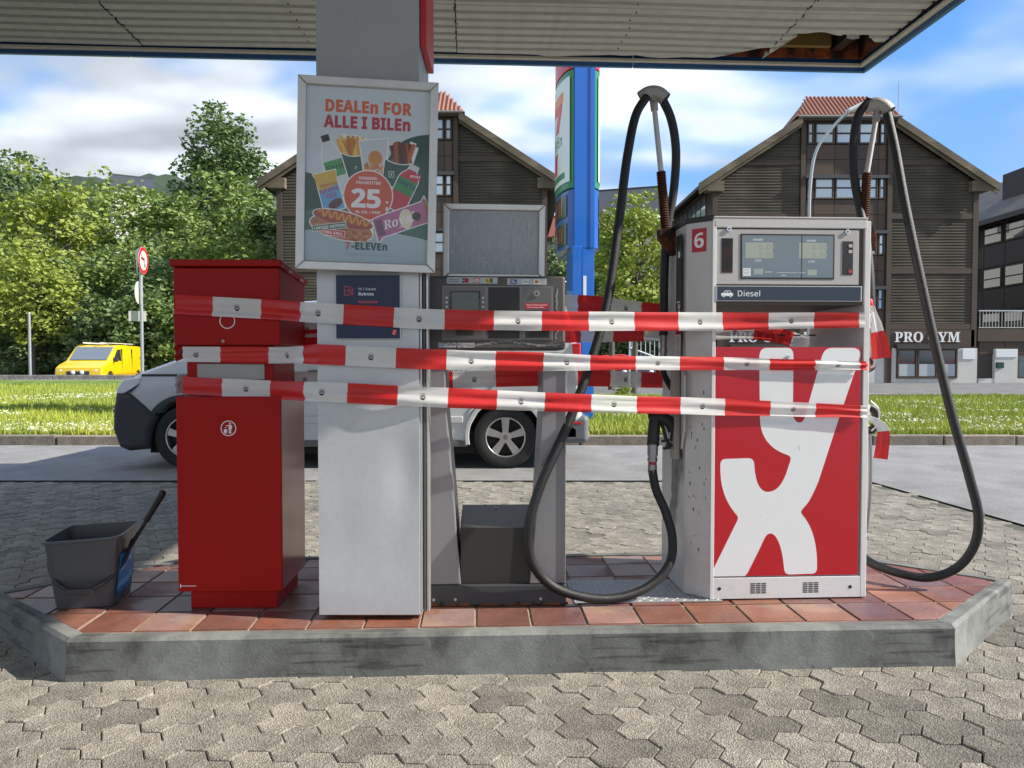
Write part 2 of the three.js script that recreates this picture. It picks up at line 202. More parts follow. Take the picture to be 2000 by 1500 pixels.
// ---------- pump island ----------
const island = thing('pump_island', 'raised island with worn grey concrete kerb and terracotta tiles', 'platform', [0.01, 0, -3.385], 2.5 * Math.PI / 180);
const TILE = 0.15;
{
  const hex = (k) => { const f = 0.575 - k, e = 1.645 - k * 0.63, t = 2.28 - k * 1.27; return [[-e, f], [e, f], [t, 0], [e, -f], [-e, -f], [-t, 0]]; };
  const o = hex(0), ob = hex(-0.006), oc = hex(0.012), inn = hex(0.055);
  const km = M([0.235, 0.24, 0.235], 0.8, { map: rep(concreteTex, 0.9), bumpMap: rep(concreteBump, 1.2), bumpScale: 0.003 });
  for (let i = 0; i < 6; i++) {
    const j = (i + 1) % 6, L = 40, pos = [], uv = [], len = Math.hypot(o[j][0] - o[i][0], o[j][1] - o[i][1]);
    const rows = [[ob, -0.02], [ob, 0.01], [o, 0.08], [o, 0.142], [oc, 0.154], [inn, 0.155], [inn, 0.10]], vv = [0, 0.03, 0.1, 0.162, 0.178, 0.225, 0.28];
    const pt = (k, a) => { const [s, y] = rows[k]; const x = lerp(s[i][0], s[j][0], a), z = lerp(s[i][1], s[j][1], a); const w = (fbm(a * len * 6 + i * 31, y * 40, 3, 15) - 0.5) * (k > 1 && k < 5 ? 0.007 : 0.003); const nx = (o[j][1] - o[i][1]) / len, nz = -(o[j][0] - o[i][0]) / len; return [x - nx * w, y + (k > 2 && k < 6 ? w * 0.5 : 0), z - nz * w]; };
    for (let k = 0; k < rows.length - 1; k++) for (let n = 0; n < L; n++) { const a = n / L, b = (n + 1) / L, A = pt(k, a), B = pt(k, b), C = pt(k + 1, b), D = pt(k + 1, a); for (const [p, t, q] of [[A, a, k], [B, b, k], [C, b, k + 1], [A, a, k], [C, b, k + 1], [D, a, k + 1]]) { pos.push(...p); uv.push(t * len + i * 0.37, vv[q] + i * 0.21); } }
    let g = new THREE.BufferGeometry(); g.setAttribute('position', new THREE.Float32BufferAttribute(pos, 3)); g.setAttribute('uv', new THREE.Float32BufferAttribute(uv, 2)); g.computeVertexNormals(); g = toCreasedNormals(g, 0.6);
    obj('kerb', g, km, island);
  }
  obj('mortar_bed', prismY(hex(0.05), 0.02, TILE - 0.006), M([0.46, 0.43, 0.37], 0.95, { map: rep(speck, 3) }), island);
  const clip = (poly, a, b) => { const res = []; const side = (p) => (b[0] - a[0]) * (p[1] - a[1]) - (b[1] - a[1]) * (p[0] - a[0]); for (let i = 0; i < poly.length; i++) { const p = poly[i], q = poly[(i + 1) % poly.length], s = side(p), t = side(q); if (s <= 0) res.push(p); if (s * t < 0) { const k = s / (s - t); res.push([lerp(p[0], q[0], k), lerp(p[1], q[1], k)]); } } return res; };
  const border = hex(0.062);
  const tileTex = dataTex(256, (u, v) => { const a = fbm(u * 4, v * 4, 5, 121, 4), b = step(0.55, 0.7, fbm(u * 3 + 5, v * 3, 5, 125, 3)), f = vn(u * 90, v * 90, 90, 127); const k = 0.85 + 0.3 * (a - 0.5) + 0.08 * (f - 0.5); return [k, k * lerp(1, 1.12, b), k * lerp(1, 1.25, b)]; }, true);
  const tm = [[0.35, 0.14, 0.092], [0.31, 0.125, 0.088], [0.40, 0.18, 0.125], [0.28, 0.13, 0.105], [0.42, 0.215, 0.16]].map((c) => P(c, 0.85, { map: rep(tileTex, 1.7), roughnessMap: rep(wet, 0.9), bumpMap: rep(fineBump, 2), bumpScale: 0.0015 }));
  const r = rnd(33), pitch = 0.213, n = 11;
  for (let a = -n; a < n; a++) for (let b = -3; b < 3; b++) {
    const x0 = a * pitch + 0.05, z0 = b * pitch + 0.07; let poly = [[x0, z0], [x0 + pitch - 0.011, z0], [x0 + pitch - 0.011, z0 + pitch - 0.011], [x0, z0 + pitch - 0.011]];
    for (let i = 0; i < 6; i++) { poly = clip(poly, border[i], border[(i + 1) % 6]); if (poly.length < 3) break; }
    const area = Math.abs(poly.reduce((s, p, i) => { const q = poly[(i + 1) % poly.length]; return s + p[0] * q[1] - p[1] * q[0]; }, 0)) / 2; if (poly.length < 3 || area < 0.0012) continue;
    const g = prismY(poly, TILE - 0.012, TILE + (r() - 0.5) * 0.0025, 0.0015); const o = uvm(g, 1, r() * 5, r() * 5);
    obj('floor_tile', o, tm[Math.floor(r() * 5)], island);
  }
  // steel tread plate let into the tiles between the kiosk and the pump
  const pl = obj('tread_plate', bx(0.24, 0.86, TILE + 0.001, TILE + 0.005, -0.08, 0.245), M([0.40, 0.41, 0.42], 0.6, { metalness: 0.5, map: mottle }), island);
  const loz = []; for (let i = 0; i < 26; i++) for (let j = 0; j < 13; j++) { const g = new THREE.OctahedronGeometry(0.0125, 0); g.scale(1, 0.24, 0.36); g.rotateY((i + j) % 2 ? 0.8 : -0.8); g.translate(0.255 + i * 0.0236, TILE + 0.005, -0.065 + j * 0.0246); loz.push(g); }
  obj('tread_pattern', loz, M([0.5, 0.51, 0.52], 0.5, { metalness: 0.5 }), pl).userData.kind = 'stuff';
}
// ---------- canopy ----------
{
  const yaw = 3.26 * Math.PI / 180, HS = 4.1;
  const corner = W(1685, 150, 7.72);
  const can = thing('canopy', 'large flat station canopy with corrugated cream soffit and blue fascia', 'canopy', [corner.x, 0, corner.z], yaw); // local: x to the left is negative, z towards the camera
  const cream = M([0.50, 0.49, 0.445], 0.75, { map: rep(streaks, 0.5), side: THREE.DoubleSide }), dark = M([0.035, 0.028, 0.022], 0.9), rust = M([0.9, 0.8, 0.7], 0.95, { map: rep(rustTex, 1.2) });
  const blue = P([0.014, 0.09, 0.26], 0.35, { clearcoat: 0.3 }), trim = M([0.62, 0.58, 0.48], 0.8, { map: rep(streaks, 1) }), steel = M([0.16, 0.10, 0.05], 0.9, { map: rep(rustTex, 0.8) });
  const X0 = -9.5, Z1 = 9.4; // extent to the left and towards the camera
  // corrugated sheets: rib profile across z, flat along x
  function sheetGeo(x0, x1, z0, z1, y, torn) {
    const prof = [], pitch = 0.15; for (let z = z0; z < z1 - 1e-6; z += pitch) prof.push([z, 0], [z + 0.085, 0], [z + 0.10, 0.028], [z + 0.135, 0.028]); prof.push([z1, 0]);
    const pos = [], n = 24; const P2 = (i, k) => { const x = lerp(x0, x1, k / n); let z = prof[i][0]; let yy = y + prof[i][1] + 0.004 * Math.sin(x * 2.1 + z); if (torn) { const e = torn(x); if (z < e) { z = e; yy -= 0.02 * vn(x * 7, 3, 0, 4); } } return [x, yy, z]; };
    for (let i = 0; i < prof.length - 1; i++) for (let k = 0; k < n; k++) { const a = P2(i, k), b = P2(i, k + 1), c = P2(i + 1, k + 1), d = P2(i + 1, k); if (Math.abs(a[2] - d[2]) + Math.abs(b[2] - c[2]) < 1e-5) continue; pos.push(...a, ...b, ...c, ...a, ...c, ...d); }
    const g = new THREE.BufferGeometry(); g.setAttribute('position', new THREE.Float32BufferAttribute(pos, 3)); g.computeVertexNormals(); return uvm(g);
  }
  const seams = [X0, -6.95, -4.02, -1.06, -0.06], rows = [[0.05, 1.0], [1.005, 4.2], [4.205, 7.2], [7.205, Z1 - 0.06]];
  for (let i = 0; i < seams.length - 1; i++) rows.forEach(([z0, z1], j) => {
    const right = i === 3, third = i === 2;
    const torn = j === 0 ? (right ? (x) => 0.05 + 0.66 * step(-1.08, -0.9, x) * (0.8 + 0.2 * vn(x * 5, 1, 0, 3)) * (1 - 0.35 * step(-0.35, -0.1, x)) : third ? (x) => 0.05 + 0.05 * step(-3.4, -2.2, x) * vn(x * 3, 0, 0, 8) + 0.30 * step(-1.55, -1.1, x) : null) : null;
    obj('soffit_sheet', sheetGeo(seams[i] + 0.004, seams[i + 1] - 0.004, z0, z1, HS + (j % 2) * 0.006 + (i % 2) * 0.004, torn), cream, can);
  });
  // screws and black joint sealant along the seams
  const screws = []; const r = rnd(9); for (const x of [-6.95, -5.4, -4.02, -2.5, -1.06]) for (let z = 0.2; z < 3; z += 0.15) { const g = new THREE.CylinderGeometry(0.007, 0.007, 0.008, 6); g.translate(x + (r() - 0.5) * 0.03, HS - 0.006, z + 0.04); screws.push(g); }
  obj('screws', screws, dark, can).userData.kind = 'stuff';
  const seal = []; for (const x of [-6.95, -4.02, -1.06]) for (let z = 0.1; z < 4; z += 0.075) if (r() < 0.4) seal.push(bx(x - 0.003 - r() * 0.007, x + 0.003 + r() * 0.007, HS - 0.005, HS + 0.012, z, z + 0.02 + r() * 0.03)); obj('joint_sealant', seal, dark, can).userData.kind = 'stuff';
  obj('roof_deck', bx(X0, -0.03, HS + 0.32, HS + 0.40, 0.03, Z1), steel, can);
  for (const [x, z0, z1] of [[-0.3, 0.06, Z1], [-3.0, 0.06, Z1], [-6, 0.06, Z1]]) obj('roof_beam', bx(x - 0.05, x + 0.05, HS + 0.10, HS + 0.31, z0, z1), M([0.24, 0.14, 0.04], 0.8, { map: rep(rustTex, 0.5) }), can);
  obj('roof_beam', bx(X0, -0.4, HS + 0.10, HS + 0.30, 0.10, 0.16), M([0.22, 0.125, 0.03], 0.8, { map: rep(mottle, 1) }), can);
  // edges: rusty angle, cream trim, blue fascia
  const edge = (name, x0, x1, y0, y1, z0, z1, m) => obj(name, bx(x0, x1, y0, y1, z0, z1), m, can);
  edge('edge_angle', X0, -0.07, HS + 0.03, HS + 0.31, 0.02, 0.05, rust); edge('edge_angle', -0.055, -0.025, HS + 0.03, HS + 0.31, 0.02, Z1, rust);
  edge('edge_trim', X0, -0.05, HS - 0.035, HS - 0.012, -0.015, 0.035, trim); edge('edge_trim', -0.045, 0.005, HS - 0.034, HS - 0.011, -0.015, Z1, trim);
  for (let x = X0; x < -0.1; x += 2.4) obj('fascia', bx(x + 0.003, Math.min(x + 2.4, 0.05) - 0.003, HS - 0.075, HS + 0.48, -0.06, -0.017, 0.006), blue, can);
  for (let z = -0.06; z < Z1; z += 2.4) obj('fascia', bx(0.008, 0.052, HS - 0.075, HS + 0.48, z + 0.003 + (z < 0 ? 0.046 : 0), Math.min(z + 2.4, Z1) - 0.003, 0.006), blue, can);
  obj('fascia', bx(X0, 0.05, HS - 0.075, HS + 0.48, Z1, Z1 + 0.045, 0.006), blue, can); obj('fascia', bx(X0 - 0.045, X0 - 0.002, HS - 0.075, HS + 0.48, -0.06, Z1 + 0.045, 0.006), blue, can);
}

// ---------- column with its cladding ----------
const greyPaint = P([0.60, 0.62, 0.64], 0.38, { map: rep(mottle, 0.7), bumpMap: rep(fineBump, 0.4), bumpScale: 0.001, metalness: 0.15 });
const alu = M([0.62, 0.61, 0.59], 0.38, { metalness: 0.8, map: rep(mottle, 2) });
{
  const col = thing('canopy_column', 'square grey steel clad column carrying the canopy between red bin and kiosk', 'column', [-0.552, TILE, -2.95]);
  const w = 0.195;
  { // front sheet slightly dented
    const g = new THREE.BoxGeometry(w * 2, 1.345, 0.012, 24, 60, 1); const p = g.attributes.position; for (let i = 0; i < p.count; i++) { const x = p.getX(i), y = p.getY(i) + 0.6725; const dent = 0.006 * Math.exp(-((x - 0.14) ** 2 / 0.004 + (y - 0.55) ** 2 / 0.02)) + 0.003 * (fbm(x * 5 + 3, y * 3, 2, 66) - 0.5); p.setZ(i, p.getZ(i) - dent); } g.computeVertexNormals(); g.translate(0, 0.6725 + 0.022, -0.006); obj('front_sheet', uvm(g), greyPaint, col);
  }
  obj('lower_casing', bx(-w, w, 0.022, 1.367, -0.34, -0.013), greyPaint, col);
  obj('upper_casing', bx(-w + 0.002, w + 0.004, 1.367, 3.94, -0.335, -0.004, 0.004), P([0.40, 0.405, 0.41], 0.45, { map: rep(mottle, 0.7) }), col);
  obj('base_plate', bx(-0.13, 0.16, 0.002, 0.022, -0.30, -0.035, 0.004), M([0.8, 0.75, 0.7], 0.95, { map: rep(rustTex, 2) }), col);
  for (const [x, m] of [[w + 0.006, alu], [w + 0.019, M([0.09, 0.09, 0.09], 0.6)], [w + 0.031, alu]]) obj('edge_rail', bx(x - 0.0045, x + 0.0045, 0.03, 2.02, -0.07, -0.012, 0.002), m, col);
  // small red board high on the side of the column
  const sg = obj('side_board', bx(w + 0.006, w + 0.03, 2.205, 2.9, -0.30, -0.02, 0.003), P([0.50, 0.012, 0.02], 0.35), col);
}
{ // navy station plate
  const t = canvasTex(512, 512, (c, w, h) => {
    c.fillStyle = '#0c1f44'; c.fillRect(0, 0, w, h); c.fillStyle = '#e8edf2'; c.font = '28px sans-serif'; c.fillText('YX 7-Eleven', 178, 122); c.font = 'bold 36px sans-serif'; c.fillText('Reknes', 178, 164);
    c.fillStyle = '#d32f45'; for (let i = 0; i < 9; i++) c.fillRect(178 + i * 18, 206 + (i % 3) * 2, 12, 16); c.strokeStyle = '#d5324b'; c.lineWidth = 5; c.lineJoin = 'round'; c.strokeRect(68, 90, 36, 72); c.beginPath(); c.moveTo(68, 124); c.lineTo(104, 124); c.stroke(); c.beginPath(); c.moveTo(110, 118); c.lineTo(122, 128); c.lineTo(122, 158); c.lineTo(134, 158); c.lineTo(134, 112); c.lineTo(120, 96); c.stroke();
    c.fillStyle = '#c8102e'; c.fillRect(448, 440, 36, 42); c.fillStyle = '#fff'; c.font = 'bold 22px sans-serif'; c.fillText('Y', 464, 461); c.fillText('X', 454, 479);
  });
  const s = thing('station_plate', 'square navy blue plate with pump symbol and station name on grey column', 'sign', [-0.548, 1.362, -2.942]);
  obj('plate', bx(-0.123, 0.123, -0.122, 0.122, 0, 0.005, 0.002), M([0.75, 0.76, 0.78], 0.4), s); obj('print', quadPlane(0.243, 0.241, -0.001, 0, 0.0062), P([1, 1, 1], 0.35, { map: t }), s);
}
// ---------- poster in a snap frame ----------
function snapFrame(parent, w, h, b, t, m) { // four mitred profiles
  for (let i = 0; i < 4; i++) { const L = (i % 2 ? h : w) / 2, D = (i % 2 ? w : h) / 2; const g = extr([[-L, D], [L, D], [L - b, D - b], [-L + b, D - b]], 0, t, 0.004, 2); g.rotateZ(-i * Math.PI / 2); obj('frame_profile', g, m, parent); }
}
{
  const t = canvasTex(1000, 1400, (c, w, h) => {
    c.fillStyle = '#cfd9e0'; c.fillRect(0, 0, w, h);
    c.fillStyle = '#0f4a3d'; c.beginPath(); c.moveTo(w, 345); c.bezierCurveTo(760, 370, 700, 460, 640, 620); c.lineTo(300, 760); c.lineTo(0, 690); c.lineTo(0, 1000); c.lineTo(w, 1000); c.fill(); c.beginPath(); c.moveTo(0, 690); c.lineTo(170, 760); c.lineTo(170, 900); c.lineTo(0, 900); c.fill();
    c.fillStyle = '#3a6e64'; c.beginPath(); c.moveTo(0, 1000); c.bezierCurveTo(300, 900, 700, 900, w, 1010); c.lineTo(w, 1200); c.bezierCurveTo(700, 1130, 300, 1130, 0, 1160); c.fill();
    c.fillStyle = '#a9bdc4'; c.beginPath(); c.moveTo(0, 1150); c.bezierCurveTo(300, 1120, 700, 1120, w, 1200); c.lineTo(w, h); c.lineTo(0, h); c.fill();
    const word = (s, y, col) => { c.fillStyle = col; c.font = 'bold 128px sans-serif'; const k = 700 / c.measureText(s).width; c.save(); c.translate(145, y); c.scale(k, 1.0); c.fillText(s, 0, 0); c.strokeStyle = col; c.lineWidth = 7; c.strokeText(s, 0, 0); c.restore(); };
    word('DEALEn FOR', 200, '#d9622f'); word('ALLE I BILEn', 325, '#b8203a');
    const cut = (path, fill) => { c.lineJoin = 'round'; c.strokeStyle = '#f0f2f2'; c.lineWidth = 16; c.stroke(path); c.fillStyle = fill; c.fill(path); };
    const pth = (f) => { const p = new Path2D(); f(p); return p; };
    // bottle, chips, bag, curls, second bottle
    c.save(); c.translate(205, 560); c.rotate(-0.33); cut(pth((p) => { p.moveTo(-28, -170); p.lineTo(28, -170); p.lineTo(32, -110); p.bezierCurveTo(78, -30, 80, 0, 78, 60); p.lineTo(76, 300); p.lineTo(-76, 300); p.lineTo(-78, 60); p.bezierCurveTo(-80, 0, -78, -30, -32, -110); p.closePath(); }), '#d2d8de'); c.fillStyle = '#23262b'; c.fillRect(-33, -178, 66, 52); c.fillStyle = '#3d9a55'; c.fillRect(-78, 30, 156, 130); c.fillStyle = '#123c22'; c.font = 'italic bold 66px sans-serif'; c.fillText('Sprite', -76, 110); c.restore();
    const rr = rnd(3);
    const chips = (x, y, n, cols, len, wd) => { for (let i = 0; i < n; i++) { c.save(); c.translate(x + (rr() - 0.5) * 130, y + rr() * 40); c.rotate((rr() - 0.5) * 0.9); c.fillStyle = '#eef0ee'; c.fillRect(-wd / 2 - 6, -len - 6, wd + 12, len); c.restore(); } for (let i = 0; i < n; i++) { c.save(); c.translate(x + (rr() - 0.5) * 130, y + rr() * 40); c.rotate((rr() - 0.5) * 0.9); c.fillStyle = cols[i % cols.length]; c.beginPath(); c.roundRect(-wd / 2, -len, wd, len + 40, wd * 0.4); c.fill(); c.restore(); } };
    chips(365, 530, 24, ['#e0a53c', '#c98427', '#eec060', '#b8701f'], 150, 26); cut(pth((p) => { p.moveTo(285, 530); p.quadraticCurveTo(370, 575, 460, 535); p.lineTo(465, 720); p.lineTo(350, 730); p.closePath(); }), '#164f43'); c.fillStyle = '#e0e6e4'; c.font = 'bold 34px sans-serif'; c.fillText('7', 395, 650);
    cut(pth((p) => { p.moveTo(430, 425); p.lineTo(660, 395); p.lineTo(640, 680); p.lineTo(470, 680); p.closePath(); }), '#ccd2da'); c.fillStyle = '#d89a3c'; c.beginPath(); c.ellipse(560, 560, 58, 62, 0, 0, 7); c.fill(); for (let i = 0; i < 26; i++) { c.fillStyle = ['#d99a4d', '#c27b3a', '#b96a3b'][i % 3]; c.beginPath(); c.ellipse(480 + rr() * 160, 610 + rr() * 70, 20, 12, rr() * 3, 0, 7); c.fill(); } c.fillStyle = '#c9852c'; c.beginPath(); c.ellipse(560, 550, 52, 54, 0, 0, 7); c.fill();
    chips(780, 560, 22, ['#a5532a', '#5d2a1c', '#b9652f', '#46201a'], 150, 34); cut(pth((p) => { p.moveTo(640, 560); p.quadraticCurveTo(740, 620, 850, 590); p.lineTo(760, 800); p.lineTo(620, 740); p.closePath(); }), '#164f43'); c.strokeStyle = '#e8ecea'; c.lineWidth = 4; c.strokeRect(672, 655, 40, 46); c.fillStyle = '#e8ecea'; c.font = 'bold 34px sans-serif'; c.fillText('7', 682, 692);
    c.save(); c.translate(810, 760); c.rotate(0.42); cut(pth((p) => { p.moveTo(-30, -170); p.lineTo(36, -170); p.lineTo(40, -120); p.bezierCurveTo(80, -90, 84, -60, 82, -20); p.lineTo(78, 220); p.lineTo(-78, 220); p.lineTo(-80, -20); p.bezierCurveTo(-80, -70, -60, -90, -36, -120); p.closePath(); }), '#c22a3c'); c.fillStyle = '#cfd6d8'; c.fillRect(-34, -176, 74, 44); c.fillStyle = '#2b8a45'; c.fillRect(-80, -50, 162, 120); c.fillStyle = '#1d2c6b'; c.font = 'bold 52px sans-serif'; c.fillText('FANTA', -78, 10); c.restore();
    c.save(); c.translate(885, 690); c.rotate(0.1); c.fillStyle = '#c9203c'; c.fillRect(-44, -22, 90, 42); c.fillStyle = '#fff'; c.font = 'bold 26px sans-serif'; c.fillText('NYHET', -40, 9); c.restore();
    c.save(); c.translate(195, 830); c.rotate(-0.28); cut(pth((p) => { p.moveTo(-95, -150); p.lineTo(90, -150); p.lineTo(80, -110); p.lineTo(85, 160); p.lineTo(-85, 160); p.lineTo(-82, -110); p.closePath(); }), '#5fa9d8'); c.fillStyle = '#d9b24a'; c.beginPath(); c.moveTo(-95, -150); c.lineTo(90, -150); c.lineTo(80, -40); c.lineTo(-82, -10); c.fill(); c.fillStyle = '#b01f5a'; c.font = 'bold 46px sans-serif'; c.fillText('KJEMPE', -84, 10); c.fillText('YES!', -40, 58); c.fillStyle = '#a33a2a'; c.font = 'italic bold 30px sans-serif'; c.fillText('Diplom-Is', -66, -40); c.fillStyle = '#5b2c22'; c.beginPath(); c.ellipse(20, 110, 62, 34, -0.3, 0, 7); c.fill(); c.restore();
    c.beginPath(); c.arc(507, 855, 203, 0, 7); c.fillStyle = '#f0f2f2'; c.fill(); c.beginPath(); c.arc(507, 855, 194, 0, 7); c.fillStyle = '#cf5330'; c.fill();
    c.fillStyle = '#eef0f4'; c.textAlign = 'center'; c.font = 'bold 34px sans-serif'; c.fillText('SOMMER-', 507, 730); c.fillText('FAVORITTER', 507, 766); c.font = 'bold 200px sans-serif'; c.save(); c.translate(490, 950); c.scale(1.12, 1); c.fillText('25', 0, 0); c.strokeStyle = '#eef0f4'; c.lineWidth = 8; c.strokeText('25', 0, 0); c.restore(); c.font = 'bold 110px sans-serif'; c.fillText(';', 660, 955); c.font = 'bold 28px sans-serif'; c.fillText('PR. STK. + PANT', 507, 1000); c.textAlign = 'left';
    c.save(); c.translate(790, 1040); c.rotate(-0.33); cut(pth((p) => { p.moveTo(-235, -70); p.lineTo(-190, -80); p.lineTo(190, -95); p.lineTo(225, -130); p.lineTo(240, 80); p.lineTo(190, 75); p.lineTo(-200, 85); p.lineTo(-240, 120); p.closePath(); }), '#b56a96'); c.fillStyle = '#7a4a6e'; c.fillRect(-225, -60, 60, 130); c.fillStyle = '#a8773c'; c.fillRect(205, -100, 28, 175); c.fillStyle = '#e7dcc4'; c.beginPath(); c.ellipse(30, 0, 55, 80, 0.2, 0, 7); c.fill(); c.fillStyle = '#f6eef4'; c.font = 'italic bold 96px serif'; c.fillText('Royal', -170, 32); c.fillStyle = '#2a2522'; c.beginPath(); c.arc(118, 5, 36, 0, 7); c.fill(); c.restore();
    c.save(); c.translate(300, 1095); c.rotate(0.2); cut(pth((p) => { p.ellipse(0, -40, 245, 62, 0, 0, 7); p.ellipse(0, 30, 255, 88, 0, 0, 7); }), '#a8623f'); c.fillStyle = '#b77a52'; c.beginPath(); c.ellipse(0, 32, 250, 82, 0, 0, 7); c.fill(); for (let i = 0; i < 220; i++) { c.fillStyle = rr() < 0.5 ? 'rgba(214,160,112,0.35)' : 'rgba(130,66,38,0.3)'; c.beginPath(); c.ellipse((rr() - 0.5) * 440, 20 + rr() * 80, 6 + rr() * 22, 5 + rr() * 10, 0.1, 0, 7); c.fill(); } c.fillStyle = '#9c4326'; c.beginPath(); c.ellipse(0, -42, 240, 54, 0.02, 0, 7); c.fill(); c.fillStyle = '#b5562f'; c.beginPath(); c.ellipse(-4, -56, 225, 30, 0.02, 0, 7); c.fill(); c.strokeStyle = '#d7a13f'; c.lineWidth = 13; c.beginPath(); for (let x = -200; x <= 205; x += 3) c.lineTo(x, -58 + 28 * Math.sin(x * 0.11)); c.stroke(); c.restore();
    const badge = (s, x, y, col, a) => { c.save(); c.translate(x, y); c.rotate(a); c.font = 'bold 30px sans-serif'; const k = c.measureText(s).width; c.fillStyle = '#fff'; c.fillRect(-4, -34, k + 24, 50); c.fillStyle = col; c.fillRect(0, -30, k + 16, 42); c.fillStyle = '#fff'; c.fillText(s, 8, 2); c.restore(); };
    badge('LIMITED EDITION', 66, 1145, '#1d5a4b', -0.15); badge('BBQ GRILL', 150, 1165, '#c0263f', 0.1);
    c.font = 'bold 78px sans-serif'; c.fillStyle = '#c8323a'; c.fillText('7', 325, 1290); c.fillStyle = '#195247'; c.fillText('-ELEVEn', 378, 1290); c.strokeStyle = '#195247'; c.lineWidth = 4; c.strokeText('-ELEVEn', 378, 1290);
    c.fillStyle = '#7d9298'; c.fillRect(318, 1322, 420, 2); for (let i = 0; i < 40; i++) c.fillRect(322 + i * 10, 1333, 7, 5);
  });
  const f = thing('poster_frame', 'large aluminium snap frame with food offer poster on grey column', 'poster', [-0.541, 1.848, -2.905], 6 * Math.PI / 180); f.rotation.z = -0.022; f.scale.setScalar(0.955);
  snapFrame(f, 0.54, 0.745, 0.033, 0.026, alu);
  obj('back_board', bx(-0.262, 0.262, -0.364, 0.364, -0.006, 0.004), M([0.4, 0.4, 0.4], 0.6), f);
  { const g = new THREE.PlaneGeometry(0.478, 0.683, 60, 80); const p = g.attributes.position; for (let i = 0; i < p.count; i++) { const x = p.getX(i), y = p.getY(i), k = step(-0.15, -0.33, y); p.setZ(i, 0.008 + k * 0.006 * (fbm(x * 42 + 3, y * 5, 2, 5) - 0.5)); } g.computeVertexNormals(); obj('poster', g, M([0.92, 0.92, 0.92], 0.55, { map: t }), f); }
  obj('cover_sheet', bx(-0.24, 0.24, -0.342, 0.342, 0.0135, 0.0145), P([1, 1, 1], 0.06, { transmission: 1, thickness: 0, ior: 1.3 }), f);
}
// ---------- red waste bin ----------
{
  const red = P([0.38, 0.008, 0.006], 0.45, { map: rep(mottle, 0.5), specularIntensity: 0.35 }), redSide = P([0.34, 0.012, 0.014], 0.28, { map: rep(streaks, 1), clearcoat: 0.6, clearcoatRoughness: 0.12 });
  const b = thing('waste_bin', 'tall red metal waste cabinet with litter symbol', 'bin', [-1.132, TILE, -3.06], 0.02);
  const white = M([0.8, 0.78, 0.77], 0.6);
  obj('plinth', bx(-0.172, 0.178, 0.001, 0.085, -0.36, -0.035, 0.004), red, b);
  obj('cabinet', bx(-0.205, 0.205, 0.08, 0.862, -0.385, -0.019, 0.004), redSide, b);
  const door = obj('door', bx(-0.2075, 0.2075, 0.079, 0.864, -0.0175, 0, 0.004), red, b);
  obj('hinge_arrow', [bx(-0.198, -0.135, 0.102, 0.1045, 0.0005, 0.0015), bx(-0.2, -0.196, 0.096, 0.111, 0.0005, 0.0015)], white, door);
  // litter symbol printed on the door
  const sym = (y) => { const gs = [(() => { const g = new THREE.RingGeometry(0.0275, 0.031, 40); return g; })()]; const q = (x0, x1, y0, y1) => { const g = new THREE.PlaneGeometry(x1 - x0, y1 - y0); g.translate((x0 + x1) / 2, (y0 + y1) / 2, 0); return g; }; const c = new THREE.CircleGeometry(0.004, 16); c.translate(0.006, 0.0185, 0); gs.push(c, q(0.001, 0.011, -0.004, 0.013), q(0.001, 0.0052, -0.021, -0.004), q(0.0068, 0.011, -0.021, -0.004), q(-0.009, 0.003, 0.009, 0.0125), q(0.0115, 0.0145, -0.003, 0.012), new THREE.ShapeGeometry(shapeOf([[-0.019, -0.004], [-0.0045, -0.004], [-0.007, -0.02], [-0.0165, -0.02]])), q(-0.014, -0.009, 0.001, 0.005)); const g = mergeGeometries(gs.map(flat)); g.translate(0, y, 0.0012); return g; };
  obj('litter_symbol', sym(0.737), white, door);
  obj('neck', bx(-0.178, 0.168, 0.865, 1.075, -0.37, -0.04, 0.004), red, b);
  obj('flap', bx(-0.135, 0.135, 0.93, 0.995, -0.04, -0.034, 0.002), M([0.33, 0.31, 0.29], 0.4, { metalness: 0.6, map: rep(mottle, 3) }), b);
  obj('head_box', bx(-0.2125, 0.2075, 1.07, 1.375, -0.40, -0.002, 0.004), red, b);
  const r2 = obj('symbol_ring', (() => { const g = new THREE.RingGeometry(0.0275, 0.031, 40); g.translate(0, 1.165, 0.0005); return flat(g); })(), white, b);
  obj('lock', cyl(0.006, 0.006, V(-0.017, 1.085, -0.004), V(-0.017, 1.085, 0.003)), M([0.3, 0.28, 0.27], 0.4, { metalness: 0.8 }), b);
  obj('lid', (() => { const g = new RoundedBoxGeometry(0.438, 0.026, 0.436, 2, 0.004); const p = g.attributes.position; for (let i = 0; i < p.count; i++) p.setY(i, p.getY(i) + p.getZ(i) * 0.085); g.computeVertexNormals(); g.translate(-0.0025, 1.376, -0.205); return uvm(g); })(), red, b);
  for (const z of [-0.12, -0.3]) obj('hinge', bx(0.214, 0.222, 1.372 + z * 0.085 + 0.005, 1.384 + z * 0.085 + 0.005, z - 0.03, z + 0.03, 0.003), M([0.5, 0.2, 0.2], 0.5), b);
}
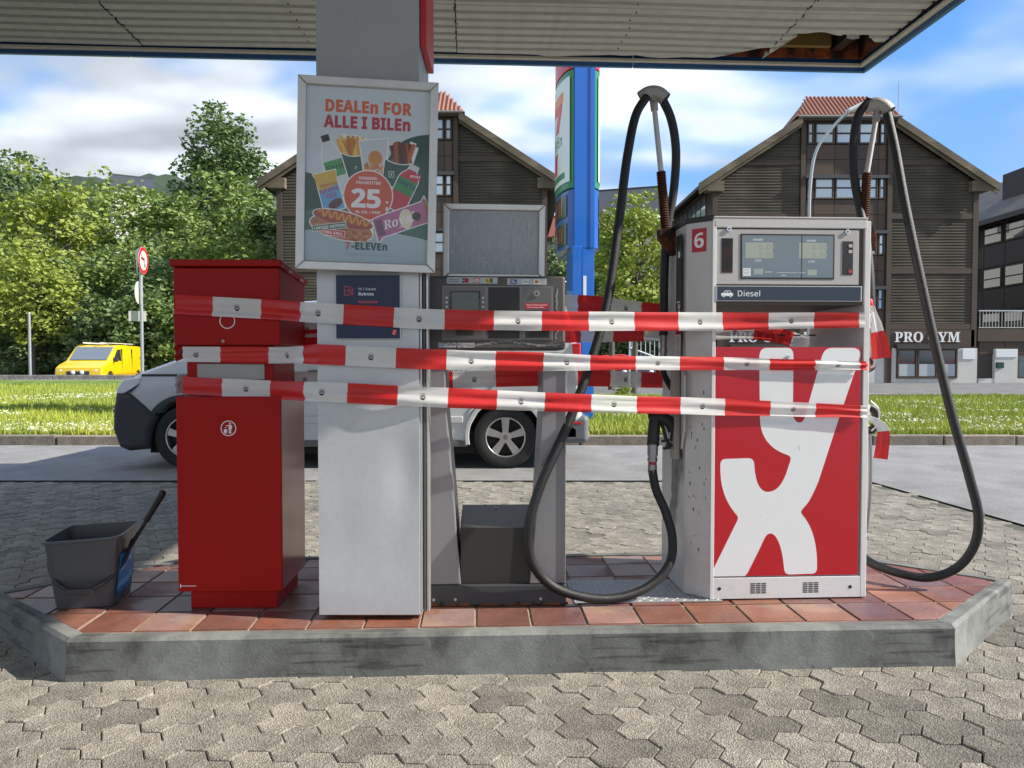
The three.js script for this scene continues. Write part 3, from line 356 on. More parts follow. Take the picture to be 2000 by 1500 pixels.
// ---------- bucket with brush ----------
{
  const b = thing('bucket', 'dark grey plastic window washing bucket with blue label', 'bucket', [-1.765, TILE, -3.22], 0.2);
  const m = P([0.085, 0.088, 0.092], 0.42, { side: THREE.DoubleSide, map: rep(mottle, 2) });
  const rr = (w, d, r, n = 6) => { const p = []; for (let q = 0; q < 4; q++) for (let i = 0; i <= n; i++) { const a = q * Math.PI / 2 + i / n * Math.PI / 2; p.push([(q === 0 || q === 3 ? 1 : -1) * (w / 2 - r) + Math.cos(a) * r, (q < 2 ? 1 : -1) * (d / 2 - r) + Math.sin(a) * r]); } return p; };
  const lv = [[0.225, 0.255, 0.0, 0.002], [0.23, 0.26, 0, 0.012], [0.283, 0.325, 0, 0.272], [0.299, 0.341, 0, 0.274], [0.299, 0.341, 0, 0.283], [0.28, 0.322, 0, 0.285], [0.226, 0.256, 0, 0.014]];
  const rings = lv.map(([w, d, , y]) => rr(w, d, 0.035).map(([x, z]) => { // pouring lip: the rim dips at one end
    return V(x, y + (y > 0.2 ? 0.012 * step(0.05, 0.14, x) : 0), z); }));
  const pos = []; for (let k = 0; k < rings.length - 1; k++) for (let i = 0; i < rings[0].length; i++) { const j = (i + 1) % rings[0].length; for (const p of [rings[k][i], rings[k + 1][j], rings[k][j], rings[k][i], rings[k + 1][i], rings[k + 1][j]]) pos.push(p.x, p.y, p.z); }
  for (const k of [0, rings.length - 1]) for (let i = 1; i < rings[0].length - 1; i++) for (const p of [rings[k][0], rings[k][i], rings[k][i + 1]]) pos.push(p.x, p.y, p.z);
  let g = new THREE.BufferGeometry(); g.setAttribute('position', new THREE.Float32BufferAttribute(pos, 3)); g.computeVertexNormals(); obj('body', uvm(toCreasedNormals(g, 0.7)), m, b);
  const handle = []; for (let i = 0; i <= 20; i++) { const t = i / 20 * 2 - 1; const k = Math.sqrt(Math.max(0, 1 - t * t)); handle.push(V(t * 0.158, 0.25 - 0.165 * k, 0.02 + 0.158 * k));  }
  obj('handle', tube(handle, 0.0085, 60, 8), M([0.03, 0.03, 0.032], 0.5), b); obj('handle_grip', bx(-0.05, 0.05, 0.073, 0.097, 0.167, 0.189, 0.006), M([0.045, 0.045, 0.047], 0.5), b);
  const lt = canvasTex(256, 256, (c) => { c.fillStyle = '#1d82c4'; c.fillRect(0, 0, 256, 256); c.fillStyle = '#5fb6e0'; c.beginPath(); c.moveTo(0, 190); c.bezierCurveTo(80, 150, 150, 210, 256, 150); c.lineTo(256, 256); c.lineTo(0, 256); c.fill(); c.fillStyle = '#1670b0'; c.beginPath(); c.moveTo(0, 225); c.bezierCurveTo(80, 195, 150, 240, 256, 205); c.lineTo(256, 256); c.lineTo(0, 256); c.fill(); c.fillStyle = '#eef6fb'; c.font = 'italic bold 50px sans-serif'; c.fillText('Tur', 22, 110); c.font = 'bold 30px sans-serif'; c.fillText('us', 180, 80); });
  const lab = new THREE.PlaneGeometry(0.2, 0.17); lab.rotateY(Math.PI / 2); lab.rotateZ(-0.105); lab.translate(0.1305, 0.128, 0.03); obj('label', lab, P([1, 1, 1], 0.4, { map: lt }), b);
  const br = thing('window_brush', 'black handled window brush standing in the grey bucket', 'brush'); const a = V(-1.71, TILE + 0.06, -3.22), e = W(318, 962, 3.2), dir = e.clone().sub(a), at = (t) => a.clone().addScaledVector(dir, t), bm = P([0.012, 0.012, 0.013], 0.45);
  obj('pole', cyl(0.0085, 0.0085, a, at(0.72)), bm, br); obj('collar', cyl(0.0135, 0.0135, at(0.70), at(0.73)), bm, br); obj('grip', cyl(0.0125, 0.0155, at(0.73), at(0.99)), bm, br); obj('grip_end', (() => { const s = new THREE.SphereGeometry(0.0155, 14, 8); s.translate(...at(0.99).toArray()); return flat(s); })(), bm, br); obj('brush_head', bx(-1.80, -1.66, TILE + 0.03, TILE + 0.075, -3.25, -3.19, 0.008), bm, br);
}
// ---------- payment kiosk ----------
{
  const k = thing('payment_kiosk', 'grey payment kiosk with screen and card slots on two splayed legs', 'kiosk', [-0.062, TILE, -3.12], 0.03);
  const leg = P([0.27, 0.26, 0.275], 0.4, { metalness: 0.35, map: rep(mottle, 1) }), head = M([0.115, 0.108, 0.102], 0.5, { metalness: 0.3, map: rep(mottle, 2), bumpMap: rep(fineBump, 3), bumpScale: 0.0008 }), blk = M([0.03, 0.028, 0.026], 0.4), boxm = M([0.030, 0.027, 0.023], 0.45, { map: mottle }), bare = M([0.5, 0.49, 0.47], 0.6, { map: rep(mottle, 6) });
  obj('base', bx(-0.285, 0.285, 0.002, 0.088, -0.34, 0, 0.006), M([0.045, 0.047, 0.052], 0.5, { map: rep(mottle, 2) }), k);
  const rs = []; const r = rnd(14); for (let i = 0; i < 46; i++) { const x = -0.283 + i * 0.0125, h = 0.004 + r() * r() * (i < 4 ? 0.05 : 0.014); rs.push(bx(x, x + 0.0128, 0.004, 0.004 + h, -0.001, 0.0012)); } obj('rust_edge', rs, M([0.9, 0.85, 0.75], 0.95, { map: rep(rustTex, 4) }), k);
  for (const x of [-0.258, -0.17, 0.18]) obj('bolt', cyl(0.006, 0.006, V(x, 0.03, 0), V(x, 0.03, 0.004), 8), bare, k);
  for (const s of [-1, 1]) { // legs: outer edge upright, inner edge flaring
    const pts = s < 0 ? [[-0.283, 0.09], [-0.148, 0.09], [-0.175, 0.45], [-0.205, 0.80], [-0.212, 1.04], [-0.283, 1.04]] : [[0.283, 0.09], [0.283, 1.04], [0.188, 1.04], [0.182, 0.75], [0.165, 0.45], [0.135, 0.09]];
    obj('leg', extr(pts, -0.30, -0.004, 0.005), leg, k); obj('edge_strip', bx(s * 0.2785 - 0.002, s * 0.2785 + 0.002, 0.092, 1.04, -0.003, 0.002), M([0.18, 0.175, 0.18], 0.4, { metalness: 0.5 }), k);
  }
  obj('lower_box', extr([[-0.02, 0.09], [-0.02, 0.32], [-0.29, 0.365], [-0.29, 0.09]].map(([z, y]) => [z, y]), -0.155, 0.15, 0.004).rotateY(-Math.PI / 2).translate(0, 0, 0), boxm, k);
  obj('box_lock', cyl(0.007, 0.007, V(-0.0, 0.345, -0.245), V(0, 0.362, -0.243), 12), bare, k);
  obj('housing', bx(-0.279, 0.277, 1.05, 1.348, -0.26, 0.02, 0.012), head, k);
  const W2 = 0.0021; // metres per survey pixel at the kiosk front
  const hx = (px) => (px - 972.5) * W2 * 0.985, hy = (py) => 1.348 - (py - 541) * W2;
  const inset = (x0, x1, y0, y1, m, t = 0.004, nm = 'panel', par = k) => obj(nm, bx(hx(x0), hx(x1), hy(y1), hy(y0), 0.0205, 0.0205 + t, 0.0015), m, par);
  const bez = M([0.15, 0.145, 0.14], 0.4, { metalness: 0.5 });
  const fr = inset(866, 1082, 560, 664, M([0.20, 0.19, 0.185], 0.4, { metalness: 0.6 }), 0.003, 'bezel');
  const pan = (x0, x1, y0, y1, m, nm) => obj(nm, bx(hx(x0), hx(x1), hy(y1), hy(y0), 0.0237, 0.0257, 0.0008), m, k);
  pan(870, 949, 563, 661, bez, 'screen_panel'); pan(956, 1017, 563, 661, M([0.012, 0.008, 0.007], 0.35), 'reader_recess'); pan(1023, 1079, 563, 661, bez, 'receipt_panel');
  const st = canvasTex(256, 200, (c) => { c.fillStyle = '#5a6259'; c.fillRect(0, 0, 256, 200); c.fillStyle = '#4a5049'; for (let i = 0; i < 12; i++) c.fillRect(62 + i * 11, 38, 8, 9); });
  const sf = pan(881, 941, 570, 610, M([0.02, 0.03, 0.06], 0.3), 'screen_surround'); obj('screen', quadPlane(0.108, 0.074, hx(911), hy(590.5), 0.0262), P([1, 1, 1], 0.15, { map: st }), sf);
  for (const x of [875.5, 946]) for (const y of [583.5, 592, 600.5]) obj('button', cyl(0.0055, 0.005, V(hx(x), hy(y), 0.0257), V(hx(x), hy(y), 0.0285), 12), M([0.45, 0.44, 0.42], 0.35, { metalness: 0.6 }), k);
  const lk = obj('lock', cyl(0.0125, 0.012, V(hx(1050), hy(575), 0.0257), V(hx(1050), hy(575), 0.03), 20), M([0.35, 0.33, 0.31], 0.3, { metalness: 0.9 }), k); obj('key_way', cyl(0.006, 0.006, V(hx(1050), hy(575), 0.03), V(hx(1050), hy(575), 0.032), 14), M([0.1, 0.09, 0.08], 0.3, { metalness: 0.8 }), lk);
  const print = (nm, w, h, x0, x1, y0, y1, draw, z = 0.0262) => obj(nm, quadPlane(Math.abs(hx(x1) - hx(x0)), Math.abs(hy(y1) - hy(y0)), (hx(x0) + hx(x1)) / 2, (hy(y0) + hy(y1)) / 2, z), M([0.95, 0.95, 0.95], 0.5, { map: canvasTex(w, h, draw) }), k);
  print('red_label', 256, 64, 1027, 1074, 593.5, 604, (c) => { c.fillStyle = '#b5152b'; c.fillRect(0, 0, 256, 64); c.fillStyle = '#f1d9da'; c.font = 'bold 22px sans-serif'; c.fillText('Trekk kvittering NOK', 14, 27); c.fillText('Pull receipt 30sec', 24, 54); });
  const card = (c, x, col, f) => { c.fillStyle = col; c.fillRect(x, 12, 84, 56); f?.(x); };
  print('card_label', 640, 80, 876, 974, 544, 556, (c) => { c.fillStyle = '#b9c0c2'; c.fillRect(0, 0, 640, 80); c.fillStyle = '#22262a'; c.font = 'bold 19px sans-serif'; c.fillText('Godkjente kort', 20, 34); c.fillText('Card accepted', 20, 60); card(c, 190, '#a81735', (x) => { c.fillStyle = '#25224a'; c.fillRect(x, 12, 30, 56); c.fillStyle = '#fff'; c.font = 'bold 26px sans-serif'; c.fillText('YX', x + 2, 50); }); card(c, 335, '#d3572a', (x) => { c.fillStyle = '#e8eef0'; c.beginPath(); c.ellipse(x + 42, 40, 36, 18, 0, 0, 7); c.fill(); c.fillStyle = '#1e3a66'; c.font = 'italic bold 24px sans-serif'; c.fillText('DKV', x + 16, 49); }); card(c, 490, '#d4bb35', (x) => { c.fillStyle = '#b06f28'; c.beginPath(); c.arc(x + 22, 40, 18, 0, 7); c.fill(); c.fillStyle = '#1d6a3e'; c.fillRect(x + 54, 12, 34, 56); }); }, 0.0206);
  print('card_label', 520, 80, 993, 1070, 546, 558, (c) => { c.fillStyle = '#b9c0c2'; c.fillRect(0, 0, 520, 80); card(c, 40, '#2d2370', (x) => { c.fillStyle = '#dfe3f2'; c.fillRect(x + 12, 24, 44, 8); c.fillRect(x + 10, 42, 62, 12); }); card(c, 195, '#e3e8ea', (x) => { c.fillStyle = '#23315e'; c.font = 'italic bold 30px sans-serif'; c.fillText('VISA', x + 6, 50); }); card(c, 350, '#e8ebec', (x) => { c.fillStyle = '#c8352c'; c.beginPath(); c.arc(x + 32, 40, 19, 0, 7); c.fill(); c.fillStyle = '#dc9a34'; c.beginPath(); c.arc(x + 54, 40, 19, 0, 7); c.fill(); }); }, 0.0206);
  for (const [x0, t] of [[859, 'COOP'], [895, 'VISA']]) print('small_label', 256, 64, x0, x0 + 34, 669, 678, (c) => { c.fillStyle = '#ccd3da'; c.fillRect(0, 0, 256, 64); c.fillStyle = '#1c2f63'; c.font = 'bold 30px sans-serif'; c.fillText(t, 10, 50); c.fillRect(10, 12, 84, 7); c.fillStyle = '#b98a94'; for (let i = 0; i < 3; i++) c.fillRect(112, 14 + i * 15, 130, 6); }, 0.0206);
  pan(893, 928, 643, 656, M([0.10, 0.095, 0.09], 0.4), 'card_slot'); pan(1027, 1075, 606, 660, M([0.02, 0.02, 0.02], 0.4), 'receipt_slot'); pan(1031, 1071, 651, 653, bez, 'slot_lip');
  // scraped edges of the bezel surround: bare filler lying on the housing
  const sc = []; for (let i = 0; i < 60; i++) { const t = i / 60, x = hx(lerp(870, 1095, t)), y = hy(668 + 4 * Math.sin(t * 9) + r() * 3); sc.push(bx(x, x + 0.010, y - 0.002 - r() * 0.005, y + 0.003 * r(), 0.0203, 0.0212)); } for (let i = 0; i < 22; i++) { const y = hy(565 + i * 4.4), x = hx(1086 + r() * 4); sc.push(bx(x, x + 0.004 + r() * 0.006, y - 0.010, y, 0.0203, 0.0212)); } obj('scraped_filler', sc, M([0.30, 0.29, 0.27], 0.8, { map: mottle }), k);
  obj('side_cable', tube([V(-0.30, 1.0, -0.04), V(-0.302, 0.7, -0.035), V(-0.30, 0.3, -0.03), V(-0.295, 0.05, -0.03)], 0.006, 30, 8), blk, k);

  const f = thing('blank_frame', 'empty aluminium snap frame with weathered grey sheet above payment kiosk', 'sign frame', [-0.075, 1.652, -3.24], 0.03); f.rotation.z = -0.01;
  snapFrame(f, 0.425, 0.315, 0.026, 0.02, alu);
  const wt = canvasTex(512, 384, (c, w, h) => { c.fillStyle = '#a4a9ae'; c.fillRect(0, 0, w, h); const q = rnd(4); for (let i = 0; i < 500; i++) { const x = q() * w, y = Math.pow(q(), 0.8) * h, l = 10 + q() * 60; c.fillStyle = q() < 0.6 ? `rgba(205,212,218,${0.05 + q() * 0.13})` : `rgba(120,124,132,${0.05 + q() * 0.1})`; c.fillRect(x, y, 2 + q() * 10, l); } for (let i = 0; i < 700; i++) { c.fillStyle = `rgba(220,226,230,${q() * 0.35})`; c.beginPath(); c.ellipse(q() * w, q() * h, 1 + q() * 4, 1 + q() * 6, 0, 0, 7); c.fill(); } });
  obj('weathered_sheet', quadPlane(0.378, 0.268, 0, 0, 0.008), P([0.9, 0.9, 0.9], 0.3, { map: wt }), f); obj('back_board', bx(-0.205, 0.205, -0.15, 0.15, -0.006, 0.004), M([0.35, 0.35, 0.35], 0.6), f);
  for (const x of [-0.15, 0.15]) obj('post', bx(x - 0.012, x + 0.012, -0.20, -0.14, -0.02, -0.006), alu, f);
}
// ---------- fuel pump ----------
const pumpTurn = 0.052, pumpAt = V(1.16, TILE, -3.212);
{
  const p = thing('fuel_pump', 'white and red diesel fuel pump with display head and number six', 'fuel pump', pumpAt.toArray(), pumpTurn);
  const S = 1 / 466, X = (px) => (px - 1540.5) * S, Y = (py) => 1.01 + (703 - py) * 0.002152; // local metres from survey pixels
  const shell = P([0.60, 0.585, 0.57], 0.36, { map: rep(mottle, 0.8), metalness: 0.1 }), white = P([0.74, 0.735, 0.73], 0.38, { map: rep(mottle, 1) }), dk = M([0.05, 0.042, 0.038], 0.6), black = M([0.02, 0.02, 0.022], 0.45), chrome = M([0.7, 0.7, 0.7], 0.22, { metalness: 1 });
  const yb = 0.006, yt = Y(430), hw = 0.327;
  // side column on the hose side: a chamfered upright
  const plan = [[-hw, -0.002], [-0.415, -0.085], [-0.425, -0.44], [-0.34, -0.52], [-hw + 0.001, -0.52]];
  obj('hose_column', prismY(plan, yb, yt - 0.01, 0.003), shell, p);
  obj('column_cap', prismY(plan.map(([x, z]) => [x - 0.004 + (x > -0.33 ? 0.008 : 0), z * 1.02 + 0.005]), yt - 0.01, yt + 0.012, 0.002), black, p);
  obj('corner_strip', bx(-hw - 0.004, -hw + 0.012, yb, yt - 0.012, -0.004, 0.004, 0.002), white, p);
  obj('side_post', bx(hw - 0.012, hw + 0.014, yb, yt - 0.008, -0.52, 0.003, 0.003), white, p);
  obj('lower_cabinet', bx(-hw + 0.003, hw - 0.013, yb, Y(680), -0.515, -0.012), shell, p);
  obj('head_body', bx(-hw + 0.003, hw - 0.013, Y(596), yt - 0.012, -0.515, -0.010), M([0.10, 0.085, 0.075], 0.6), p);
  obj('top_rail', bx(-hw - 0.002, hw - 0.002, Y(449), yt, -0.515, 0.004, 0.004), shell, p);
  obj('top_cover', bx(-hw, hw, yt, yt + 0.006, -0.53, 0.006, 0.002), M([0.55, 0.54, 0.52], 0.5), p);
  obj('base_panel', bx(-hw + 0.002, hw - 0.013, yb, Y(1128), -0.010, 0.003, 0.002), white, p);
  for (const cx of [1481, 1586]) for (let i = 0; i < 3; i++) for (let j = 0; j < 6; j++) obj('vent_slot', bx(X(cx - 14 + i * 11), X(cx - 5 + i * 11), Y(1139 + j * 3.6) - 0.0045, Y(1139 + j * 3.6), 0.0025, 0.0036), black, p);
  for (const cx of [1405, 1667]) obj('fixing_hole', cyl(0.0075, 0.0075, V(X(cx), Y(1149), 0.002), V(X(cx), Y(1149), 0.0038), 16), black, p);
  // red front panel with the station mark
  const pw = 292, ph = 447, logo = canvasTex(1024, 1568, (c, w, h) => {
    c.fillStyle = '#bd1022'; c.fillRect(0, 0, w, h); const s = w / pw, T = (cx, cy) => [(1280 + cx / 2.68 - 1390) * s, (780 + cy / 2.68 - 678) * s];
    const go = (f, ...a) => { const q = []; for (let i = 0; i < a.length; i += 2) q.push(...T(a[i], a[i + 1])); c[f](...q); };
    c.fillStyle = '#eceeef'; c.beginPath();
    go('moveTo', 340, -262); go('moveTo', 536, -215); go('bezierCurveTo', 536, -255, 550, -270, 580, -270); go('lineTo', 680, -270); go('bezierCurveTo', 708, -270, 718, -255, 718, -225); go('lineTo', 718, 60); go('bezierCurveTo', 718, 100, 735, 120, 755, 120); go('bezierCurveTo', 775, 120, 782, 100, 790, 60); go('lineTo', 868, -220); go('bezierCurveTo', 880, -258, 895, -270, 930, -270); go('lineTo', 1030, -270); go('bezierCurveTo', 1075, -270, 1080, -245, 1070, -212); go('lineTo', 965, 100);
    go('lineTo', 860, 430); go('bezierCurveTo', 835, 490, 815, 530, 800, 548); go('lineTo', 774, 578); go('bezierCurveTo', 766, 590, 768, 596, 776, 606); go('bezierCurveTo', 840, 680, 858, 780, 858, 885); go('bezierCurveTo', 858, 908, 848, 918, 830, 918); go('lineTo', 715, 920); go('bezierCurveTo', 690, 920, 682, 908, 680, 885); go('bezierCurveTo', 672, 800, 655, 745, 630, 715); go('bezierCurveTo', 615, 698, 595, 698, 582, 715); go('bezierCurveTo', 568, 735, 560, 760, 545, 790); go('lineTo', 490, 900); go('bezierCurveTo', 480, 922, 468, 930, 445, 930); go('lineTo', 322, 931); go('bezierCurveTo', 298, 930, 292, 908, 305, 882); go('lineTo', 428, 632); go('bezierCurveTo', 433, 620, 432, 612, 424, 602); go('bezierCurveTo', 360, 530, 335, 450, 335, 345); go('bezierCurveTo', 335, 318, 345, 308, 368, 308); go('lineTo', 480, 305); go('bezierCurveTo', 505, 305, 515, 318, 516, 342); go('bezierCurveTo', 522, 430, 545, 483, 592, 483); go('bezierCurveTo', 640, 480, 665, 440, 685, 390); go('lineTo', 707, 322); go('bezierCurveTo', 712, 305, 708, 296, 692, 290); go('bezierCurveTo', 590, 255, 545, 190, 543, 90); c.closePath(); c.fill();
    c.fillStyle = '#7d0c1c'; c.fillRect(...T(751, 240), 3, 28); for (let i = 0, q = rnd(8); i < 26; i++) { c.fillStyle = 'rgba(60,20,20,0.5)'; c.fillRect(q() * w, q() * h, 2 + q() * 4, 2 + q() * 3); }
  });
  obj('front_panel', [bx(X(1390), X(1682), Y(1125), Y(678), -0.010, 0.0015, 0.001)], M([0.45, 0.012, 0.02], 0.4), p);
  obj('panel_print', quadPlane(pw * S, Y(678) - Y(1125) - 0.001, X(1536), (Y(678) + Y(1125)) / 2, 0.0022), P([0.95, 0.95, 0.95], 0.3, { map: logo, clearcoat: 0.4, clearcoatRoughness: 0.15 }), p);
  obj('panel_lock', cyl(0.008, 0.007, V(X(1537), Y(697), 0.002), V(X(1537), Y(697), 0.008), 16), chrome, p);
  // display head
  const bezel = obj('display_bezel', bx(X(1391), X(1676), Y(557), Y(451), -0.010, 0.001, 0.002), P([0.50, 0.485, 0.47], 0.42, { map: rep(mottle, 1), metalness: 0.15 }), p);
  const dt = canvasTex(1024, 464, (c, w, h) => { c.fillStyle = '#66757d'; c.fillRect(0, 0, w, h); c.fillStyle = '#dfe6e6'; c.font = '30px sans-serif'; c.fillText('KRONER', 120, 60); c.fillText('KRONER', 718, 66); c.fillText('LITER', 142, 288); c.fillText('LITER', 742, 296); for (const x of [38, 640]) { c.fillStyle = '#97a093'; c.fillRect(x, 78, 306, 172); c.fillStyle = '#858d80'; c.font = 'bold 74px monospace'; c.fillText('0.00', x + 145, 154); c.fillText('0.00', x + 145, 236); } c.fillStyle = '#121719'; c.fillRect(662, 0, 14, h); c.fillStyle = '#e4e6e4'; c.fillRect(14, 362, 84, 84); c.fillStyle = '#767c80'; for (let i = 0; i < 4; i++) c.fillRect(22, 374 + i * 16, 60, 5); c.fillStyle = '#98a29a'; c.fillRect(134, 368, 104, 62); c.fillRect(738, 374, 104, 62); c.fillStyle = '#d5dcdc'; c.font = '24px sans-serif'; c.fillText('Kr/liter', 262, 410); c.fillText('Kr/liter', 640, 416); for (let i = 0; i < 26; i++) c.fillRect(392 + i * 9, 406, 6, 6); c.font = 'bold 17px sans-serif'; c.fillText('Wayne', 440, 444); });
  const win = obj('display_frame', bx(X(1441), X(1627), Y(547), Y(460), 0.001, 0.003, 0.0008), black, p); obj('display', quadPlane((1624 - 1444) * S, Y(463) - Y(544), X(1534), (Y(463) + Y(544)) / 2, 0.0036), P([1, 1, 1], 0.12, { map: dt, clearcoat: 1, clearcoatRoughness: 0.04 }), win);
  const slot = obj('card_window', bx(X(1404), X(1426), Y(535), Y(469), 0.001, 0.0025), M([0.13, 0.105, 0.075], 0.35, { map: rep(rustTex, 5) }), p);
  const kp = obj('key_strip', bx(X(1643), X(1664), Y(538), Y(473), 0.001, 0.003, 0.0008), black, p); for (const y of [479, 490]) obj('key', bx(X(1655), X(1662), Y(y + 6), Y(y), 0.003, 0.0042), M([0.5, 0.48, 0.45], 0.5), kp); obj('stop_key', bx(X(1655), X(1662), Y(535), Y(528), 0.003, 0.0042), M([0.4, 0.04, 0.05], 0.5), kp);
  for (const [x, y] of [[1418, 451.5 + 0], [1652, 455]]) { const q = obj('lock', cyl(0.0105, 0.0098, V(X(x), Y(y), 0.0), V(X(x), Y(y), 0.007), 20), chrome, p); obj('key_way', cyl(0.005, 0.005, V(X(x), Y(y), 0.007), V(X(x), Y(y), 0.008), 12), M([0.2, 0.2, 0.2], 0.3, { metalness: 0.8 }), q); }
  const gt = canvasTex(1024, 112, (c, w, h) => { c.fillStyle = '#2a3038'; c.fillRect(0, 0, w, h); c.fillStyle = '#e9edf0'; c.font = '62px sans-serif'; c.fillText('Diesel', 140, 78); const X0 = 28; c.beginPath(); c.roundRect(X0, 52, 84, 24, 8); c.fill(); c.beginPath(); c.moveTo(X0 + 16, 54); c.lineTo(X0 + 26, 34); c.lineTo(X0 + 62, 34); c.lineTo(X0 + 74, 54); c.fill(); c.fillStyle = '#2a3038'; c.beginPath(); c.moveTo(X0 + 22, 52); c.lineTo(X0 + 30, 39); c.lineTo(X0 + 42, 39); c.lineTo(X0 + 42, 52); c.fill(); c.beginPath(); c.moveTo(X0 + 46, 52); c.lineTo(X0 + 46, 39); c.lineTo(X0 + 59, 39); c.lineTo(X0 + 67, 52); c.fill(); for (const k of [18, 66]) { c.fillStyle = '#e9edf0'; c.beginPath(); c.arc(X0 + k, 76, 10, 0, 7); c.fill(); c.fillStyle = '#2a3038'; c.beginPath(); c.arc(X0 + k, 76, 4.5, 0, 7); c.fill(); } });
  const gs = obj('grade_strip', bx(X(1393), X(1682), Y(590), Y(560), -0.006, 0.006, 0.002), M([0.6, 0.6, 0.6], 0.35, { metalness: 0.7 }), p); obj('grade_print', quadPlane(284 * S, 27 * 0.002152, X(1537.5), Y(575), 0.0066), P([1, 1, 1], 0.25, { map: gt, clearcoat: 0.5 }), gs);
  for (const x of [1575, 1607, 1640]) obj('vent', bx(X(x), X(x + 16), Y(652), Y(649), -0.3, -0.299), black, p);
  // decals on the chamfer: number six, vertical grade name, notice
  const ch = new THREE.Group(); const a = Math.atan2(0.083, 0.088);
  const decal = (nm, w, h, s, y, m, out = 0.0015) => { const g = new THREE.PlaneGeometry(w, h); g.rotateY(-(Math.PI / 2 - Math.atan2(0.088, 0.083)) ); g.translate(lerp(-hw, -0.415, s) - out * 0.686, y, lerp(-0.002, -0.085, s) + out * 0.727); return obj(nm, g, m, p); };
  const six = canvasTex(128, 200, (c, w, h) => { c.fillStyle = '#b5122b'; c.fillRect(0, 0, w, h); c.fillStyle = '#f0eeee'; c.font = 'bold 175px sans-serif'; c.fillText('6', 14, 163); });
  decal('number_decal', 0.066, 0.098, 0.52, Y(470), P([1, 1, 1], 0.35, { map: six }));
  const sideDecal = (nm, z0, z1, y0, y1, m) => { const g = new THREE.PlaneGeometry(z1 - z0, y1 - y0); g.rotateY(-Math.PI / 2); g.translate(-0.4195 + (z0 + z1) / 2 * 0.0282, (y0 + y1) / 2, (z0 + z1) / 2); g.translate(-0.0045, 0, 0); return obj(nm, g, m, p); };
  const vt = canvasTex(96, 800, (c, w, h) => { c.fillStyle = '#17181b'; c.fillRect(0, 0, w, h); c.fillStyle = '#8c0f22'; c.fillRect(0, 700, w, 100); c.fillStyle = '#e6e8ea'; c.fillRect(34, 120, 36, 46); c.save(); c.translate(72, 690); c.rotate(-Math.PI / 2); c.font = 'bold 72px sans-serif'; c.fillText('Diesel', 0, 0); c.restore(); });
  sideDecal('side_grade_strip', -0.20, -0.115, Y(672), Y(452), P([1, 1, 1], 0.35, { map: vt }));
  const nt = canvasTex(128, 256, (c, w, h) => { c.fillStyle = '#cfcfcd'; c.fillRect(0, 0, w, h); c.fillStyle = '#5b5c5e'; for (let i = 0; i < 24; i++) c.fillRect(12 + (i % 7 === 0 ? 0 : 10), 14 + i * 10, 60 + (i * 37 % 40), 3); });
  sideDecal('notice', -0.20, -0.12, Y(706), Y(652), M([0.9, 0.9, 0.9], 0.5, { map: nt }));
  // bare patches where the paint has come off, and scratches
  const bare = M([0.21, 0.225, 0.23], 0.7, { map: mottle }), q = rnd(40); const blob = (cx, cy, w, h, n) => { const s = []; for (let i = 0; i < n; i++) { const t = i / n * Math.PI * 2, k = 0.6 + 0.5 * q(); s.push([cx + Math.cos(t) * w * k, cy + Math.sin(t) * h * k]); } const g = new THREE.ShapeGeometry(shapeOf(s)); g.rotateY(-Math.PI / 2); return g; };
  const side = (g, o = 0.0052) => { g.translate(-0.4195 - o, 0, 0); const pp = g.attributes.position; for (let i = 0; i < pp.count; i++) pp.setX(i, pp.getX(i) + pp.getZ(i) * 0.0282); return flat(g); };
  obj('bare_patch', [side(blob(-0.22, 0.50, 0.035, 0.16, 26)), side(blob(-0.13, 0.55, 0.02, 0.09, 20)), side(blob(-0.25, 0.33, 0.03, 0.09, 20))], bare, p);
  const scr = []; for (let i = 0; i < 26; i++) { const s = 0.15 + q() * 0.7, y = 0.2 + q() * 0.75, g = new THREE.PlaneGeometry(0.002 + q() * 0.004, 0.003 + q() * 0.014); g.rotateY(-0.756); g.translate(lerp(-hw, -0.415, s) - 0.0011, y, lerp(-0.002, -0.085, s) + 0.0011); scr.push(g); } obj('paint_chips', scr, M([0.10, 0.095, 0.09], 0.8), p);
  // nozzle holster on the side
  obj('holster', bx(-0.452, -0.424, Y(905), Y(700), -0.20, -0.13, 0.006), M([0.33, 0.30, 0.27], 0.55, { map: mottle }), p); obj('holster_guard', extr([[-0.09, Y(880)], [-0.05, Y(840)], [-0.05, Y(735)], [-0.09, Y(715)]], 0.424, 0.434, 0.002).rotateY(-Math.PI / 2), M([0.45, 0.43, 0.41], 0.5), p);
}
